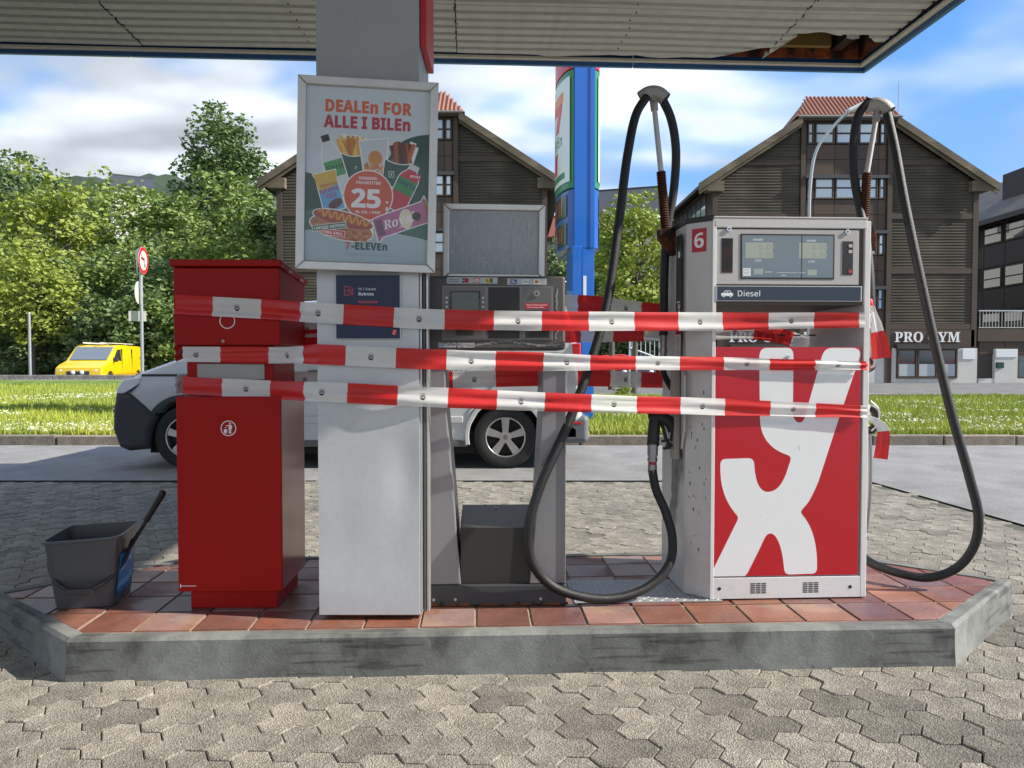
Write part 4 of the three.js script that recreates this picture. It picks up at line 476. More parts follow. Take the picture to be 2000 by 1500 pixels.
// ---------- hoses with their masts and nozzle ----------
const rubber = P([0.008, 0.008, 0.009], 0.5, { bumpMap: rep(fineBump, 30), bumpScale: 0.0004 });
const castM = M([0.46, 0.44, 0.42], 0.55, { metalness: 0.55, map: rep(mottle, 6), bumpMap: rep(fineBump, 8), bumpScale: 0.001 }), tubeM = M([0.55, 0.53, 0.50], 0.5, { metalness: 0.5, map: rep(mottle, 5) }), springM = M([0.42, 0.33, 0.28], 0.8, { map: rep(rustTex, 6), metalness: 0.3 });
function mast(name, label, base, foot, mid, top, headDir) { // spring-footed hose mast: bracket, spring, tube, saddle head
  const t = thing(name, label, 'hose mast');
  const sp = []; const n = 24, dir = mid.clone().sub(foot); for (let i = 0; i < n; i++) { const g = new THREE.TorusGeometry(0.0165, 0.0052, 6, 16); g.rotateX(Math.PI / 2); g.applyQuaternion(new THREE.Quaternion().setFromUnitVectors(V(0, 1, 0), dir.clone().normalize())); const c = foot.clone().addScaledVector(dir, (i + 0.5) / n); g.translate(c.x, c.y, c.z); sp.push(g); }
  obj('spring', sp, springM, t); obj('spring_core', cyl(0.0135, 0.0135, foot, mid), M([0.05, 0.03, 0.02], 0.8), t);
  obj('bracket', (() => { const g = extr([[-0.035, 0.05], [0.03, 0.06], [0.05, 0.0], [0.045, -0.065], [0.02, -0.06], [-0.035, 0.015]], -0.03, 0.03, 0.004); g.translate(foot.x, foot.y - 0.045, foot.z); return g; })(), springM, t);
  obj('arm', cyl(0.0125, 0.0115, mid, top), tubeM, t);
  const d = headDir, up = top.clone().sub(mid).normalize();
  obj('neck', cyl(0.0165, 0.019, top.clone().addScaledVector(up, -0.055), top.clone().addScaledVector(up, 0.012)), castM, t);
  obj('saddle', tube([top.clone().addScaledVector(d, -0.056).add(V(0, 0.0, 0)), top.clone().addScaledVector(d, -0.026).add(V(0, 0.02, 0)), top.clone().add(V(0, 0.025, 0)), top.clone().addScaledVector(d, 0.026).add(V(0, 0.018, 0)), top.clone().addScaledVector(d, 0.054).add(V(0, -0.006, 0))], 0.031, 24, 14), castM, t);
  obj('clamp_bolt', cyl(0.004, 0.004, top.clone().add(V(0, -0.02, 0.015)), top.clone().add(V(0, -0.02, 0.026)), 8), M([0.05, 0.05, 0.05], 0.5), t);
  return t;
}
{
  const dm = 3.46;
  mast('hose_mast', 'spring footed steel hose mast on the side facing the kiosk', null, W(1300, 452, dm), W(1291, 335, dm), W(1276, 192, dm), V(0.97, -0.05, 0.2).normalize());
  const h = thing('fuel_hose', 'black rubber fuel hose looping from mast to hanging nozzle by the kiosk', 'hose');
  const pts = [[1262, 190, 3.44], [1243, 222, 3.40], [1226, 300, 3.36], [1208, 440, 3.31], [1186, 590, 3.26], [1150, 720, 3.2], [1100, 850, 3.13], [1055, 950, 3.08], [1033, 1030, 3.06], [1038, 1095, 3.07], [1075, 1142, 3.10], [1140, 1166, 3.12], [1210, 1167, 3.15], [1272, 1142, 3.19], [1308, 1100, 3.23], [1313, 1050, 3.27], [1300, 1000, 3.3], [1281, 955, 3.32], [1274, 918, 3.33]].map((a) => W(...a));
  obj('hose', tube(pts, 0.0195, 200, 14), rubber, h);
  obj('rear_hose', tube([[1293, 192, 3.47], [1310, 230, 3.48], [1320, 290, 3.49], [1316, 370, 3.5], [1304, 440, 3.5], [1299, 500, 3.5], [1297, 560, 3.5], [1296, 655, 3.5]].map((a) => W(...a)), 0.0195, 80, 14), rubber, h);
  const cm = M([0.36, 0.34, 0.33], 0.35, { metalness: 0.9, map: rep(mottle, 8) }), c0 = W(1296, 655, 3.5), c1 = W(1295, 700, 3.5);
  const cp = obj('coupling', [cyl(0.0175, 0.0175, c0, c0.clone().lerp(c1, 0.55), 6), cyl(0.0195, 0.0195, c0.clone().lerp(c1, 0.55), c0.clone().lerp(c1, 0.75), 20), cyl(0.016, 0.016, c0.clone().lerp(c1, 0.75), c1, 20)], cm, h);
  obj('pump_stub', tube([c1, W(1297, 730, 3.5), W(1312, 760, 3.52)], 0.014, 16, 10), rubber, h);
  const e0 = W(1274, 925, 3.33), e1 = W(1275, 868, 3.335), q = (t) => e0.clone().lerp(e1, t);
  obj('swivel', [cyl(0.021, 0.021, q(0), q(0.3), 6), cyl(0.018, 0.018, q(0.3), q(0.42)), cyl(0.022, 0.022, q(0.42), q(0.55), 8), cyl(0.019, 0.019, q(0.55), q(0.62)), cyl(0.023, 0.023, q(0.62), q(1), 20)], cm, h); obj('swivel_band', cyl(0.0185, 0.0185, q(0.31), q(0.41)), M([0.3, 0.02, 0.04], 0.5), h);
  const nz = thing('fuel_nozzle', 'black fuel nozzle hanging in the side holster', 'nozzle'), nb = P([0.012, 0.012, 0.013], 0.5), n = (x, y, d = 3.34) => W(x, y, d);
  obj('grip', [cyl(0.027, 0.025, n(1275, 870), n(1279, 816), 18)], nb, nz); obj('body', tube([n(1268, 816), n(1285, 814), n(1305, 822), n(1318, 850, 3.36), n(1326, 884, 3.37)], 0.026, 30, 12), nb, nz);
  obj('trigger_guard', tube([n(1290, 820), n(1297, 842), n(1303, 862), n(1312, 872)], 0.008, 20, 8), nb, nz); obj('trigger', tube([n(1303, 824), n(1308, 842), n(1307, 858)], 0.004, 12, 8), M([0.4, 0.4, 0.4], 0.4, { metalness: 0.7 }), nz); obj('latch', [cyl(0.006, 0.005, n(1292, 862), n(1312, 858)), cyl(0.008, 0.008, n(1303, 870, 3.33), n(1303, 870, 3.345), 14), cyl(0.006, 0.006, n(1295, 876), n(1310, 874))], nb, nz); obj('spout', tube([n(1326, 884, 3.37), n(1330, 850, 3.40), n(1330, 790, 3.42), n(1332, 740, 3.43)], 0.011, 24, 10), M([0.4, 0.39, 0.38], 0.35, { metalness: 0.9 }), nz);

  mast('hose_mast', 'spring footed steel hose mast on the side of the pump facing the gym', null, W(1687, 445, 3.62), W(1693, 338, 3.62), W(1714, 214, 3.62), V(0.80, -0.25, 0.5).normalize());
  const h2 = thing('fuel_hose', 'black rubber fuel hose hanging in a wide loop on the gym side of pump', 'hose');
  obj('hose', tube([[1733, 222, 3.58], [1748, 290, 3.55], [1768, 400, 3.50], [1797, 540, 3.44], [1830, 690, 3.38], [1862, 820, 3.33], [1893, 930, 3.30], [1911, 1010, 3.29], [1903, 1065, 3.30], [1870, 1108, 3.32], [1815, 1128, 3.35], [1750, 1118, 3.42], [1700, 1098, 3.52], [1672, 1075, 3.62]].map((a) => W(...a)), 0.0195, 200, 14), rubber, h2);
  obj('rear_hose', tube([[1699, 196, 3.63], [1678, 222, 3.63], [1667, 280, 3.64], [1669, 350, 3.64], [1680, 410, 3.62], [1692, 470, 3.58], [1699, 540, 3.54], [1701, 600, 3.52], [1702, 650, 3.52]].map((a) => W(...a)), 0.0195, 90, 14), rubber, h2);
  const d0 = W(1702, 650, 3.52), d1 = W(1702, 700, 3.52); obj('coupling', [cyl(0.018, 0.018, d0, d0.clone().lerp(d1, 0.5), 6), cyl(0.0195, 0.0195, d0.clone().lerp(d1, 0.5), d0.clone().lerp(d1, 0.8), 18), cyl(0.016, 0.016, d0.clone().lerp(d1, 0.8), d1, 18)], cm, h2); obj('elbow', tube([d1, W(1703, 716, 3.5), W(1692, 722, 3.48)], 0.0165, 16, 10), rubber, h2);
  const n2 = thing('fuel_nozzle', 'dark fuel nozzle in the holster on the gym side of pump', 'nozzle'); obj('body', tube([W(1690, 792, 3.5), W(1706, 800, 3.5), W(1712, 820, 3.5), W(1705, 838, 3.5), W(1692, 842, 3.5)], 0.018, 24, 12), nb, n2); obj('guard', tube([W(1700, 783, 3.47), W(1716, 800, 3.47), W(1714, 828, 3.47), W(1702, 842, 3.47)], 0.004, 20, 8), M([0.6, 0.6, 0.6], 0.4, { metalness: 0.6 }), n2); obj('lever', bx(1.63, 1.75, 1.0, 1.004, -3.58, -3.5), M([0.25, 0.23, 0.2], 0.5), n2); obj('hose_tail', tube([W(1696, 842, 3.5), W(1698, 880, 3.5), W(1697, 960, 3.5), W(1690, 1040, 3.52)], 0.012, 30, 10), cm, n2);
}
// ---------- barrier tapes ----------
{
  const tt = canvasTex(1024, 200, (c, w, h) => {
    c.fillStyle = '#e9e9e7'; c.fillRect(0, 0, w, h); c.fillStyle = '#dc2626'; c.fillRect(0, 0, w / 2, h); const x = w * 0.75, y = h * 0.54; c.fillStyle = '#1d2026'; c.beginPath(); c.arc(x, y, 27, 0, 7); c.fill(); c.strokeStyle = '#e9e9e7'; c.lineWidth = 3.5; c.beginPath(); c.arc(x, y, 19, 0.6, Math.PI - 0.6, true); c.stroke(); c.fillStyle = '#e9e9e7'; c.fillRect(x - 11, y - 10, 5, 20); c.fillRect(x + 6, y - 10, 5, 20); c.beginPath(); c.moveTo(x - 9, y - 10); c.lineTo(x, y + 2); c.lineTo(x + 9, y - 10); c.lineTo(x + 9, y - 3); c.lineTo(x, y + 9); c.lineTo(x - 9, y - 3); c.fill();
    c.strokeStyle = '#1d2026'; c.lineWidth = 5; c.setLineDash([9, 4]); c.beginPath(); c.arc(x, y, 38, -2.5, -0.64); c.stroke(); c.setLineDash([]);
  });
  tt.wrapS = THREE.RepeatWrapping;
  const tm = P([1, 1, 1], 0.42, { map: tt, side: THREE.DoubleSide, transmission: 0.3, thickness: 0, sheen: 0 });
  // ribbon through points [x,y,z,width,lean]; wrinkles grow where it hangs free
  function ribbon(pts, u0, wr, seed, per = 0.385, ref = V(0, 1, 0)) {
    const curve = new THREE.CatmullRomCurve3(pts.map((p) => p[0]), false, 'centripetal', 0.5), L = curve.getLength(), n = Math.ceil(L / 0.012), K = 8, pos = [], uv = [], idx = [];
    const ws = pts.map((p) => p[1]), ln = pts.map((p) => p[2] ?? 0), cum = [0]; for (let i = 1; i < pts.length; i++) cum.push(cum[i - 1] + pts[i][0].distanceTo(pts[i - 1][0])); const tot = cum[cum.length - 1];
    const at = (arr, s) => { let i = 0; while (i < cum.length - 2 && cum[i + 1] < s) i++; return lerp(arr[i], arr[i + 1], sm(clamp((s - cum[i]) / (cum[i + 1] - cum[i])))); };
    for (let i = 0; i <= n; i++) { const a = i / n, c = curve.getPointAt(a), t = curve.getTangentAt(a), s = a * tot, w = at(ws, s), lean = at(ln, s); const up = ref.clone().addScaledVector(t, -t.dot(ref)).normalize();
      up.applyAxisAngle(t, lean); const n2 = V().crossVectors(up, t).normalize();
      for (let k = 0; k <= K; k++) { const v = k / K - 0.5; const z = wr * ((fbm(s * 2.2 + seed, v * 5 + seed, 3, seed) - 0.5) * 2.4 + 0.3 * Math.sin(v * 11 + s * 2.3 + seed)); const p = c.clone().addScaledVector(up, v * w + wr * 0.25 * (vn(s * 9, v * 3, 0, seed) - 0.5)).addScaledVector(n2, z); pos.push(p.x, p.y, p.z); uv.push((s + u0) / per, 0.5 + v); } }
    for (let i = 0; i < n; i++) for (let k = 0; k < K; k++) { const a = i * (K + 1) + k, b = a + 1, c = a + K + 1, d = c + 1; idx.push(a, c, b, b, c, d); }
    const g = new THREE.BufferGeometry(); g.setAttribute('position', new THREE.Float32BufferAttribute(pos, 3)); g.setAttribute('uv', new THREE.Float32BufferAttribute(uv, 2)); g.setIndex(idx); g.computeVertexNormals(); return g;
  }
  const w = 0.0765;
  const pr = V(1.5, 0, -3.25); // right front corner of the pump
  // measured rows where each tape crosses the bin edge, column edges, pump corners
  const runs = [
    { label: 'highest red and white barrier tape, crossing above the pump opening', y: [[341, 594], [545, 606], [619, 611], [819, 622.5], [1388, 628], [1690, 625]], back: [1.40, 1.415, 1.30], u: 0.0425, ww: [w, w, w, w, 0.076, 0.062], tail: 1 },
    { label: 'middle red and white barrier tape, crossing top of red pump panel', y: [[357, 692], [540, 694], [619, 692], [819, 701], [1388, 710], [1693, 714.5]], back: [1.29, 1.275, 1.26], u: 0.235, ww: [0.062, 0.066, w, w, 0.055, 0.036], tail: 0 },
    { label: 'lowest red and white barrier tape, crossing the red pump panel low', y: [[357, 753], [540, 762], [619, 765], [819, 774.5], [1388, 794], [1693, 804]], back: [1.06, 1.08, 1.07], u: 0.035, ww: [0.07, 0.074, w, w, 0.07, 0.05], tail: 2 },
  ];
  runs.forEach((r, i) => {
    const t = thing('barrier_tape', r.label, 'barrier tape', [0, 0, 0], 0, 'barrier tapes wrapped round bin, column and pump');
    const dz = [3.048 - (i ? -0.028 : 0), 3.046 - (i ? -0.028 : 0), 2.933, 2.933, 3.178, 3.214], P0 = r.y.map(([x, y], k) => W(x, y, dz[k]));
    const front = [[P0[0], r.ww[0]], [P0[0].clone().lerp(P0[1], 0.33), r.ww[0]], [P0[0].clone().lerp(P0[1], 0.66), r.ww[1]], [P0[1].clone().lerp(P0[0], 0.03), r.ww[1]], [P0[1].clone().lerp(P0[2], 0.04), r.ww[1]], [P0[1].clone().lerp(P0[2], 0.5), r.ww[1]], [P0[2].clone().lerp(P0[1], 0.04), r.ww[2]], [P0[2], r.ww[2]], [P0[2].clone().lerp(P0[3], 0.5), r.ww[2]], [P0[3], r.ww[3]], [P0[3].clone().lerp(P0[4], 0.33).add(V(0, -0.004, 0)), r.ww[3], 0.08], [P0[3].clone().lerp(P0[4], 0.7).add(V(0, -0.003, 0)), r.ww[4], -0.1], [P0[4], r.ww[4]], [P0[4].clone().lerp(P0[5], 0.5), lerp(r.ww[4], r.ww[5], 0.5), 0.15], [P0[5], r.ww[5]]];
    obj('tape_front', ribbon(front, r.u, 0.008, 3 + i * 7), tm, t);
    // round the pump and back to the bin behind everything
    const y0 = P0[5].y, [ya, yb, yc] = r.back, B = [[V(1.515, y0, -3.245), r.ww[5]], [V(1.535, y0 + 0.0, -3.45), w * 0.8], [V(1.52, lerp(y0, ya, 0.5), -3.82), w], [V(1.3, ya, -3.86), w], [V(0.74, ya, -3.80), w], [V(0.2, yb, -3.50), w], [V(-0.33, yc, -3.46), w], [V(-0.75, yc, -3.43), w], [V(-0.92, yc, -3.475), w], [V(-1.34, yc, -3.49), w], [V(-1.365, lerp(yc, P0[0].y, 0.6), -3.25), w], [V(-1.352, P0[0].y, -3.08), r.ww[0]]];
    obj('tape_back', ribbon(B, r.u + 0.2, 0.005, 11 + i * 5), tm, t);
    if (r.tail === 1) { obj('knot', (() => { const g = new THREE.SphereGeometry(0.017, 12, 8); g.scale(0.7, 1.2, 0.8); g.translate(...W(1699, 592, 3.27).toArray()); return flat(g); })(), P([0.75, 0.05, 0.05], 0.5, {}), t); obj('tape_tail', ribbon([[W(1699, 590, 3.27), 0.012], [W(1704, 605, 3.265), 0.026], [W(1712, 640, 3.26), 0.05], [W(1719, 675, 3.26), 0.07], [W(1722, 700, 3.26), 0.08]], 0.255, 0.012, 31, 0.385, V(1, 0, 0.35)), tm, t); }
    if (r.tail === 2) obj('tape_tail', ribbon([[W(1697, 816, 3.262), 0.02], [W(1714, 826, 3.26), 0.035], [W(1724, 838, 3.255), 0.05], [W(1724, 865, 3.25), 0.054], [W(1720, 896, 3.25), 0.056]], 0.30, 0.006, 37, 0.385, V(1, 0.35, 0.2).normalize()), tm, t);
  });
}
// ---------- vehicles ----------
const glass = P([0.02, 0.025, 0.03], 0.06, { clearcoat: 1, clearcoatRoughness: 0.03 }), tyreM = M([0.022, 0.021, 0.021], 0.85), trimM = M([0.03, 0.032, 0.035], 0.55), rimM = M([0.55, 0.54, 0.53], 0.3, { metalness: 0.85 }), lampM = P([0.75, 0.78, 0.8], 0.08, { clearcoat: 1 }), redLamp = P([0.55, 0.015, 0.02], 0.15, { clearcoat: 1 });
function wheel(parent, x, z, r, side, spokes = 5) { // side +1 faces +z
  const w = new THREE.Group(); w.name = 'wheel'; w.position.set(x, r, z); parent.add(w);
  const pr = [[0.62, -0.10], [0.90, -0.105], [0.985, -0.085], [1, -0.05], [1, 0.05], [0.985, 0.085], [0.90, 0.105], [0.66, 0.098], [0.645, 0.08]].map(([a, b]) => new THREE.Vector2(a * r, b)); const ty = new THREE.LatheGeometry(pr, 48); ty.rotateX(Math.PI / 2); obj('tyre', uvm(ty), tyreM, w);
  const rg = []; const ring = new THREE.TorusGeometry(r * 0.625, r * 0.028, 8, 48); ring.translate(0, 0, side * 0.088); rg.push(ring); const barrel = new THREE.CylinderGeometry(r * 0.62, r * 0.6, 0.15, 40, 1, true); barrel.rotateX(Math.PI / 2); rg.push(barrel);
  for (let i = 0; i < spokes; i++) { const g = extr([[-0.028, 0.03], [0.028, 0.03], [0.045, r * 0.62], [-0.045, r * 0.62]], 0, 0.03, 0.006); g.rotateZ(i * 2 * Math.PI / spokes); g.translate(0, 0, side > 0 ? 0.055 : -0.085); rg.push(g); } const hub = new THREE.CylinderGeometry(0.062, 0.066, 0.04, 24); hub.rotateX(Math.PI / 2); hub.translate(0, 0, side * 0.07); rg.push(hub);
  for (let i = 0; i < spokes; i++) { const a = (i + 0.5) * 2 * Math.PI / spokes + Math.PI / 2, b = new THREE.CylinderGeometry(0.009, 0.009, 0.02, 8); b.rotateX(Math.PI / 2); b.translate(Math.cos(a) * 0.052, Math.sin(a) * 0.052, side * 0.09); rg.push(b); }
  obj('rim', rg, rimM, w); const cap = new THREE.CylinderGeometry(0.026, 0.026, 0.006, 20); cap.rotateX(Math.PI / 2); cap.translate(0, 0, side * 0.093); obj('hub_cap', cap, M([0.25, 0.25, 0.26], 0.3, { metalness: 0.7 }), w); const disc = new THREE.CylinderGeometry(r * 0.58, r * 0.58, 0.01, 30); disc.rotateX(Math.PI / 2); obj('brake_disc', disc, M([0.02, 0.02, 0.02], 0.7), w);
}
// body: outline in (x,y) with wheel arches, drawn in at the shoulders
function bodyGeo(top, bottomY, arches, ar, width, tuck) {
  const s = new THREE.Shape(); s.moveTo(top[0][0], top[0][1]); for (let i = 1; i < top.length; i++) s.lineTo(...top[i]); const end = top[top.length - 1][0];
  s.lineTo(end, bottomY); for (const x of [...arches].reverse()) { s.lineTo(x + ar, bottomY); s.absarc(x, ar * 0.86, ar, -0.12, Math.PI + 0.12, false); s.lineTo(x - ar, bottomY); } s.closePath();
  const g = new THREE.ExtrudeGeometry(s, { depth: width - 0.16, bevelEnabled: true, bevelSize: 0.07, bevelThickness: 0.08, bevelOffset: -0.07, bevelSegments: 5, curveSegments: 20 }); g.translate(0, 0, -(width - 0.16) / 2);
  const p = g.attributes.position; for (let i = 0; i < p.count; i++) { const y = p.getY(i), k = 1 - tuck * Math.pow(clamp((y - 0.95) / 0.95), 1.4) ; p.setZ(i, p.getZ(i) * k); } g.computeVertexNormals(); return uvm(toCreasedNormals(g, 0.5));
}
{ // white delivery van, nose to -x
  const v = thing('delivery_van', 'white delivery van with dark grey bumpers parked behind the island', 'van', [-4.2, 0, -9.1], 0);
  const white = P([0.56, 0.57, 0.58], 0.28, { clearcoat: 0.8, clearcoatRoughness: 0.06 });
  const top = [[0.04, 0.34], [0.0, 0.55], [0.02, 0.80], [0.07, 0.92], [0.24, 1.03], [0.62, 1.165], [0.98, 1.25], [1.10, 1.30], [1.72, 1.72], [1.95, 1.79], [2.3, 1.815], [4.5, 1.80], [4.78, 1.74], [4.88, 1.45], [4.95, 0.95], [4.95, 0.42]];
  obj('body', bodyGeo(top, 0.27, [0.72, 4.13], 0.40, 1.9, 0.09), white, v);
  const zs = 0.953; // near side plane
  const plate = (nm, pts, t, m, par = v, z = zs, b = 0.006) => obj(nm, extr(pts, z - 0.01, z + t, Math.min(b, t / 2)), m, par);
  obj('front_bumper', (() => { const g = new THREE.ExtrudeGeometry(shapeOf([[0.03, 0.24], [-0.035, 0.42], [-0.03, 0.62], [0.0, 0.80], [0.16, 0.80], [0.32, 0.66], [0.42, 0.55], [0.36, 0.40], [0.33, 0.22], [0.12, 0.20]]), { depth: 1.80, bevelEnabled: true, bevelSize: 0.06, bevelThickness: 0.09, bevelOffset: -0.05, bevelSegments: 4 }); g.translate(0, 0, -0.9); return uvm(g); })(), M([0.032, 0.036, 0.042], 0.6), v);
  for (const s of [-1, 1]) { const hl = obj('headlight', extr([[-0.005, 0.80], [0.0, 0.86], [0.07, 0.955], [0.28, 0.985], [0.24, 0.90], [0.13, 0.80]], s > 0 ? 0.80 : -0.965, s > 0 ? 0.965 : -0.80, 0.02), lampM, v); obj('lamp_core', (() => { const g = new THREE.SphereGeometry(0.035, 12, 8); g.translate(0.03, 0.87, s * 0.9); return flat(g); })(), M([0.1, 0.1, 0.11], 0.3), hl); plate('lamp_trim', [[0.04, 0.79], [0.13, 0.80], [0.24, 0.90], [0.20, 0.86], [0.10, 0.775]], 0.012, trimM, v, s > 0 ? 0.955 : -0.965); }
  for (let i = 0; i < 4; i++) obj('grille_slat', bx(-0.05, 0.06, 0.44 + i * 0.055, 0.465 + i * 0.055, 0.55, 0.93, 0.008), trimM, v);
  obj('side_strip', bx(0.27, 0.80, 0.985, 1.01, zs - 0.02, zs + 0.004, 0.003), trimM, v); const bt = canvasTex(128, 40, (c) => { c.fillStyle = '#aeb2b5'; c.fillRect(0, 0, 128, 40); c.fillStyle = '#26292c'; c.fillRect(30, 10, 12, 22); c.fillRect(52, 10, 26, 6); c.fillRect(52, 26, 26, 6); c.fillRect(88, 10, 10, 22); }); obj('badge', quadPlane(0.12, 0.032, 0.71, 0.998, zs + 0.0055), M([1, 1, 1], 0.3, { map: bt }), v);
  obj('wheel_arch', (() => { const s = new THREE.Shape(); s.absarc(0, 0, 0.445, -0.25, Math.PI + 0.25, false); s.absarc(0, 0, 0.395, Math.PI + 0.25, -0.25, true); const g = new THREE.ExtrudeGeometry(s, { depth: 0.03, bevelEnabled: false, curveSegments: 24 }); g.translate(0.72, 0.345, 0.925); return uvm(g); })(), trimM, v);
  obj('rear_arch', (() => { const s = new THREE.Shape(); s.absarc(0, 0, 0.425, -0.2, Math.PI + 0.2, false); s.absarc(0, 0, 0.395, Math.PI + 0.2, -0.2, true); const g = new THREE.ExtrudeGeometry(s, { depth: 0.03, bevelEnabled: true, bevelSize: 0.008, bevelThickness: 0.008, curveSegments: 24 }); g.translate(4.13, 0.345, 0.93); return uvm(g); })(), white, v);
  obj('underbody', bx(0.3, 4.6, 0.16, 0.40, -0.8, 0.84), M([0.012, 0.012, 0.012], 0.9), v); for (const x of [0.72, 4.13]) obj('wheel_house', bx(x - 0.45, x + 0.45, 0.22, 0.80, -0.78, 0.70), M([0.012, 0.012, 0.012], 0.9), v); obj('sill', bx(1.12, 3.72, 0.235, 0.30, 0.90, 0.958, 0.012), M([0.12, 0.12, 0.125], 0.6), v);
  const zt = (y) => zs * (1 - 0.09 * Math.pow(clamp((y - 0.95) / 0.95), 1.4));
  const win = (pts) => { const g = extr(pts, 0, 0.012, 0.004); const p = g.attributes.position; for (let i = 0; i < p.count; i++) p.setZ(i, p.getZ(i) + zt(p.getY(i)) - 0.006); g.computeVertexNormals(); return g; };
  obj('door_window', win([[1.30, 1.20], [1.36, 1.30], [1.82, 1.66], [2.16, 1.68], [2.16, 1.20]]), glass, v); obj('quarter_window', win([[1.12, 1.20], [1.26, 1.20], [1.31, 1.27], [1.31, 1.30]]), glass, v);
  obj('windscreen', (() => { const g = new RoundedBoxGeometry(0.02, 0.74, 1.5, 2, 0.008); g.rotateZ(-0.975); g.translate(1.395, 1.525, 0); return g; })(), glass, v);
  for (const [x0, x1, y0, y1] of [[1.05, 1.058, 0.5, 1.18], [2.22, 2.228, 0.33, 1.74], [3.42, 3.428, 0.33, 1.74], [2.22, 3.42, 0.62, 0.626]]) obj('panel_gap', bx(x0, x1, y0, y1, zt((y0 + y1) / 2) - 0.01, zt((y0 + y1) / 2) + 0.002), trimM, v);
  const mould = obj('side_moulding', bx(1.2, 3.68, 0.49, 0.56, zs - 0.01, zs + 0.012, 0.008), white, v);
  const dh = obj('door_handle', bx(2.04, 2.19, 1.02, 1.05, zs, zs + 0.03, 0.01), trimM, v); const sh = obj('door_handle', bx(2.28, 2.42, 1.02, 1.05, zs, zs + 0.03, 0.01), trimM, v);
  const mir = obj('mirror', bx(1.22, 1.36, 1.18, 1.38, zs + 0.0, zs + 0.16, 0.03), trimM, v);
  const dt = canvasTex(512, 96, (c, w, h) => { c.fillStyle = '#dfe4e6'; c.fillRect(0, 0, w, h); c.fillStyle = '#22262b'; c.font = 'bold 64px sans-serif'; c.fillText('DRIFT', 84, 72); }); obj('lettering', quadPlane(0.56, 0.105, 3.72, 1.035, zs + 0.004), M([0.85, 0.86, 0.87], 0.35, { map: dt }), v);
  obj('tail_light', (() => { const g = new RoundedBoxGeometry(0.10, 0.42, 0.14, 2, 0.02); g.translate(4.885, 1.13, 0.865); return g; })(), redLamp, v);
  const rb = obj('rear_bumper', (() => { const g = new RoundedBoxGeometry(0.30, 0.30, 1.9, 3, 0.06); g.translate(4.87, 0.42, 0); return g; })(), M([0.13, 0.14, 0.15], 0.6), v); obj('reflector', bx(4.80, 4.94, 0.475, 0.50, 0.93, 0.955, 0.004), redLamp, rb);
  for (const z of [0.84, -0.84]) { wheel(v, 0.72, z, 0.335, Math.sign(z)); wheel(v, 4.13, z, 0.335, Math.sign(z)); }
}
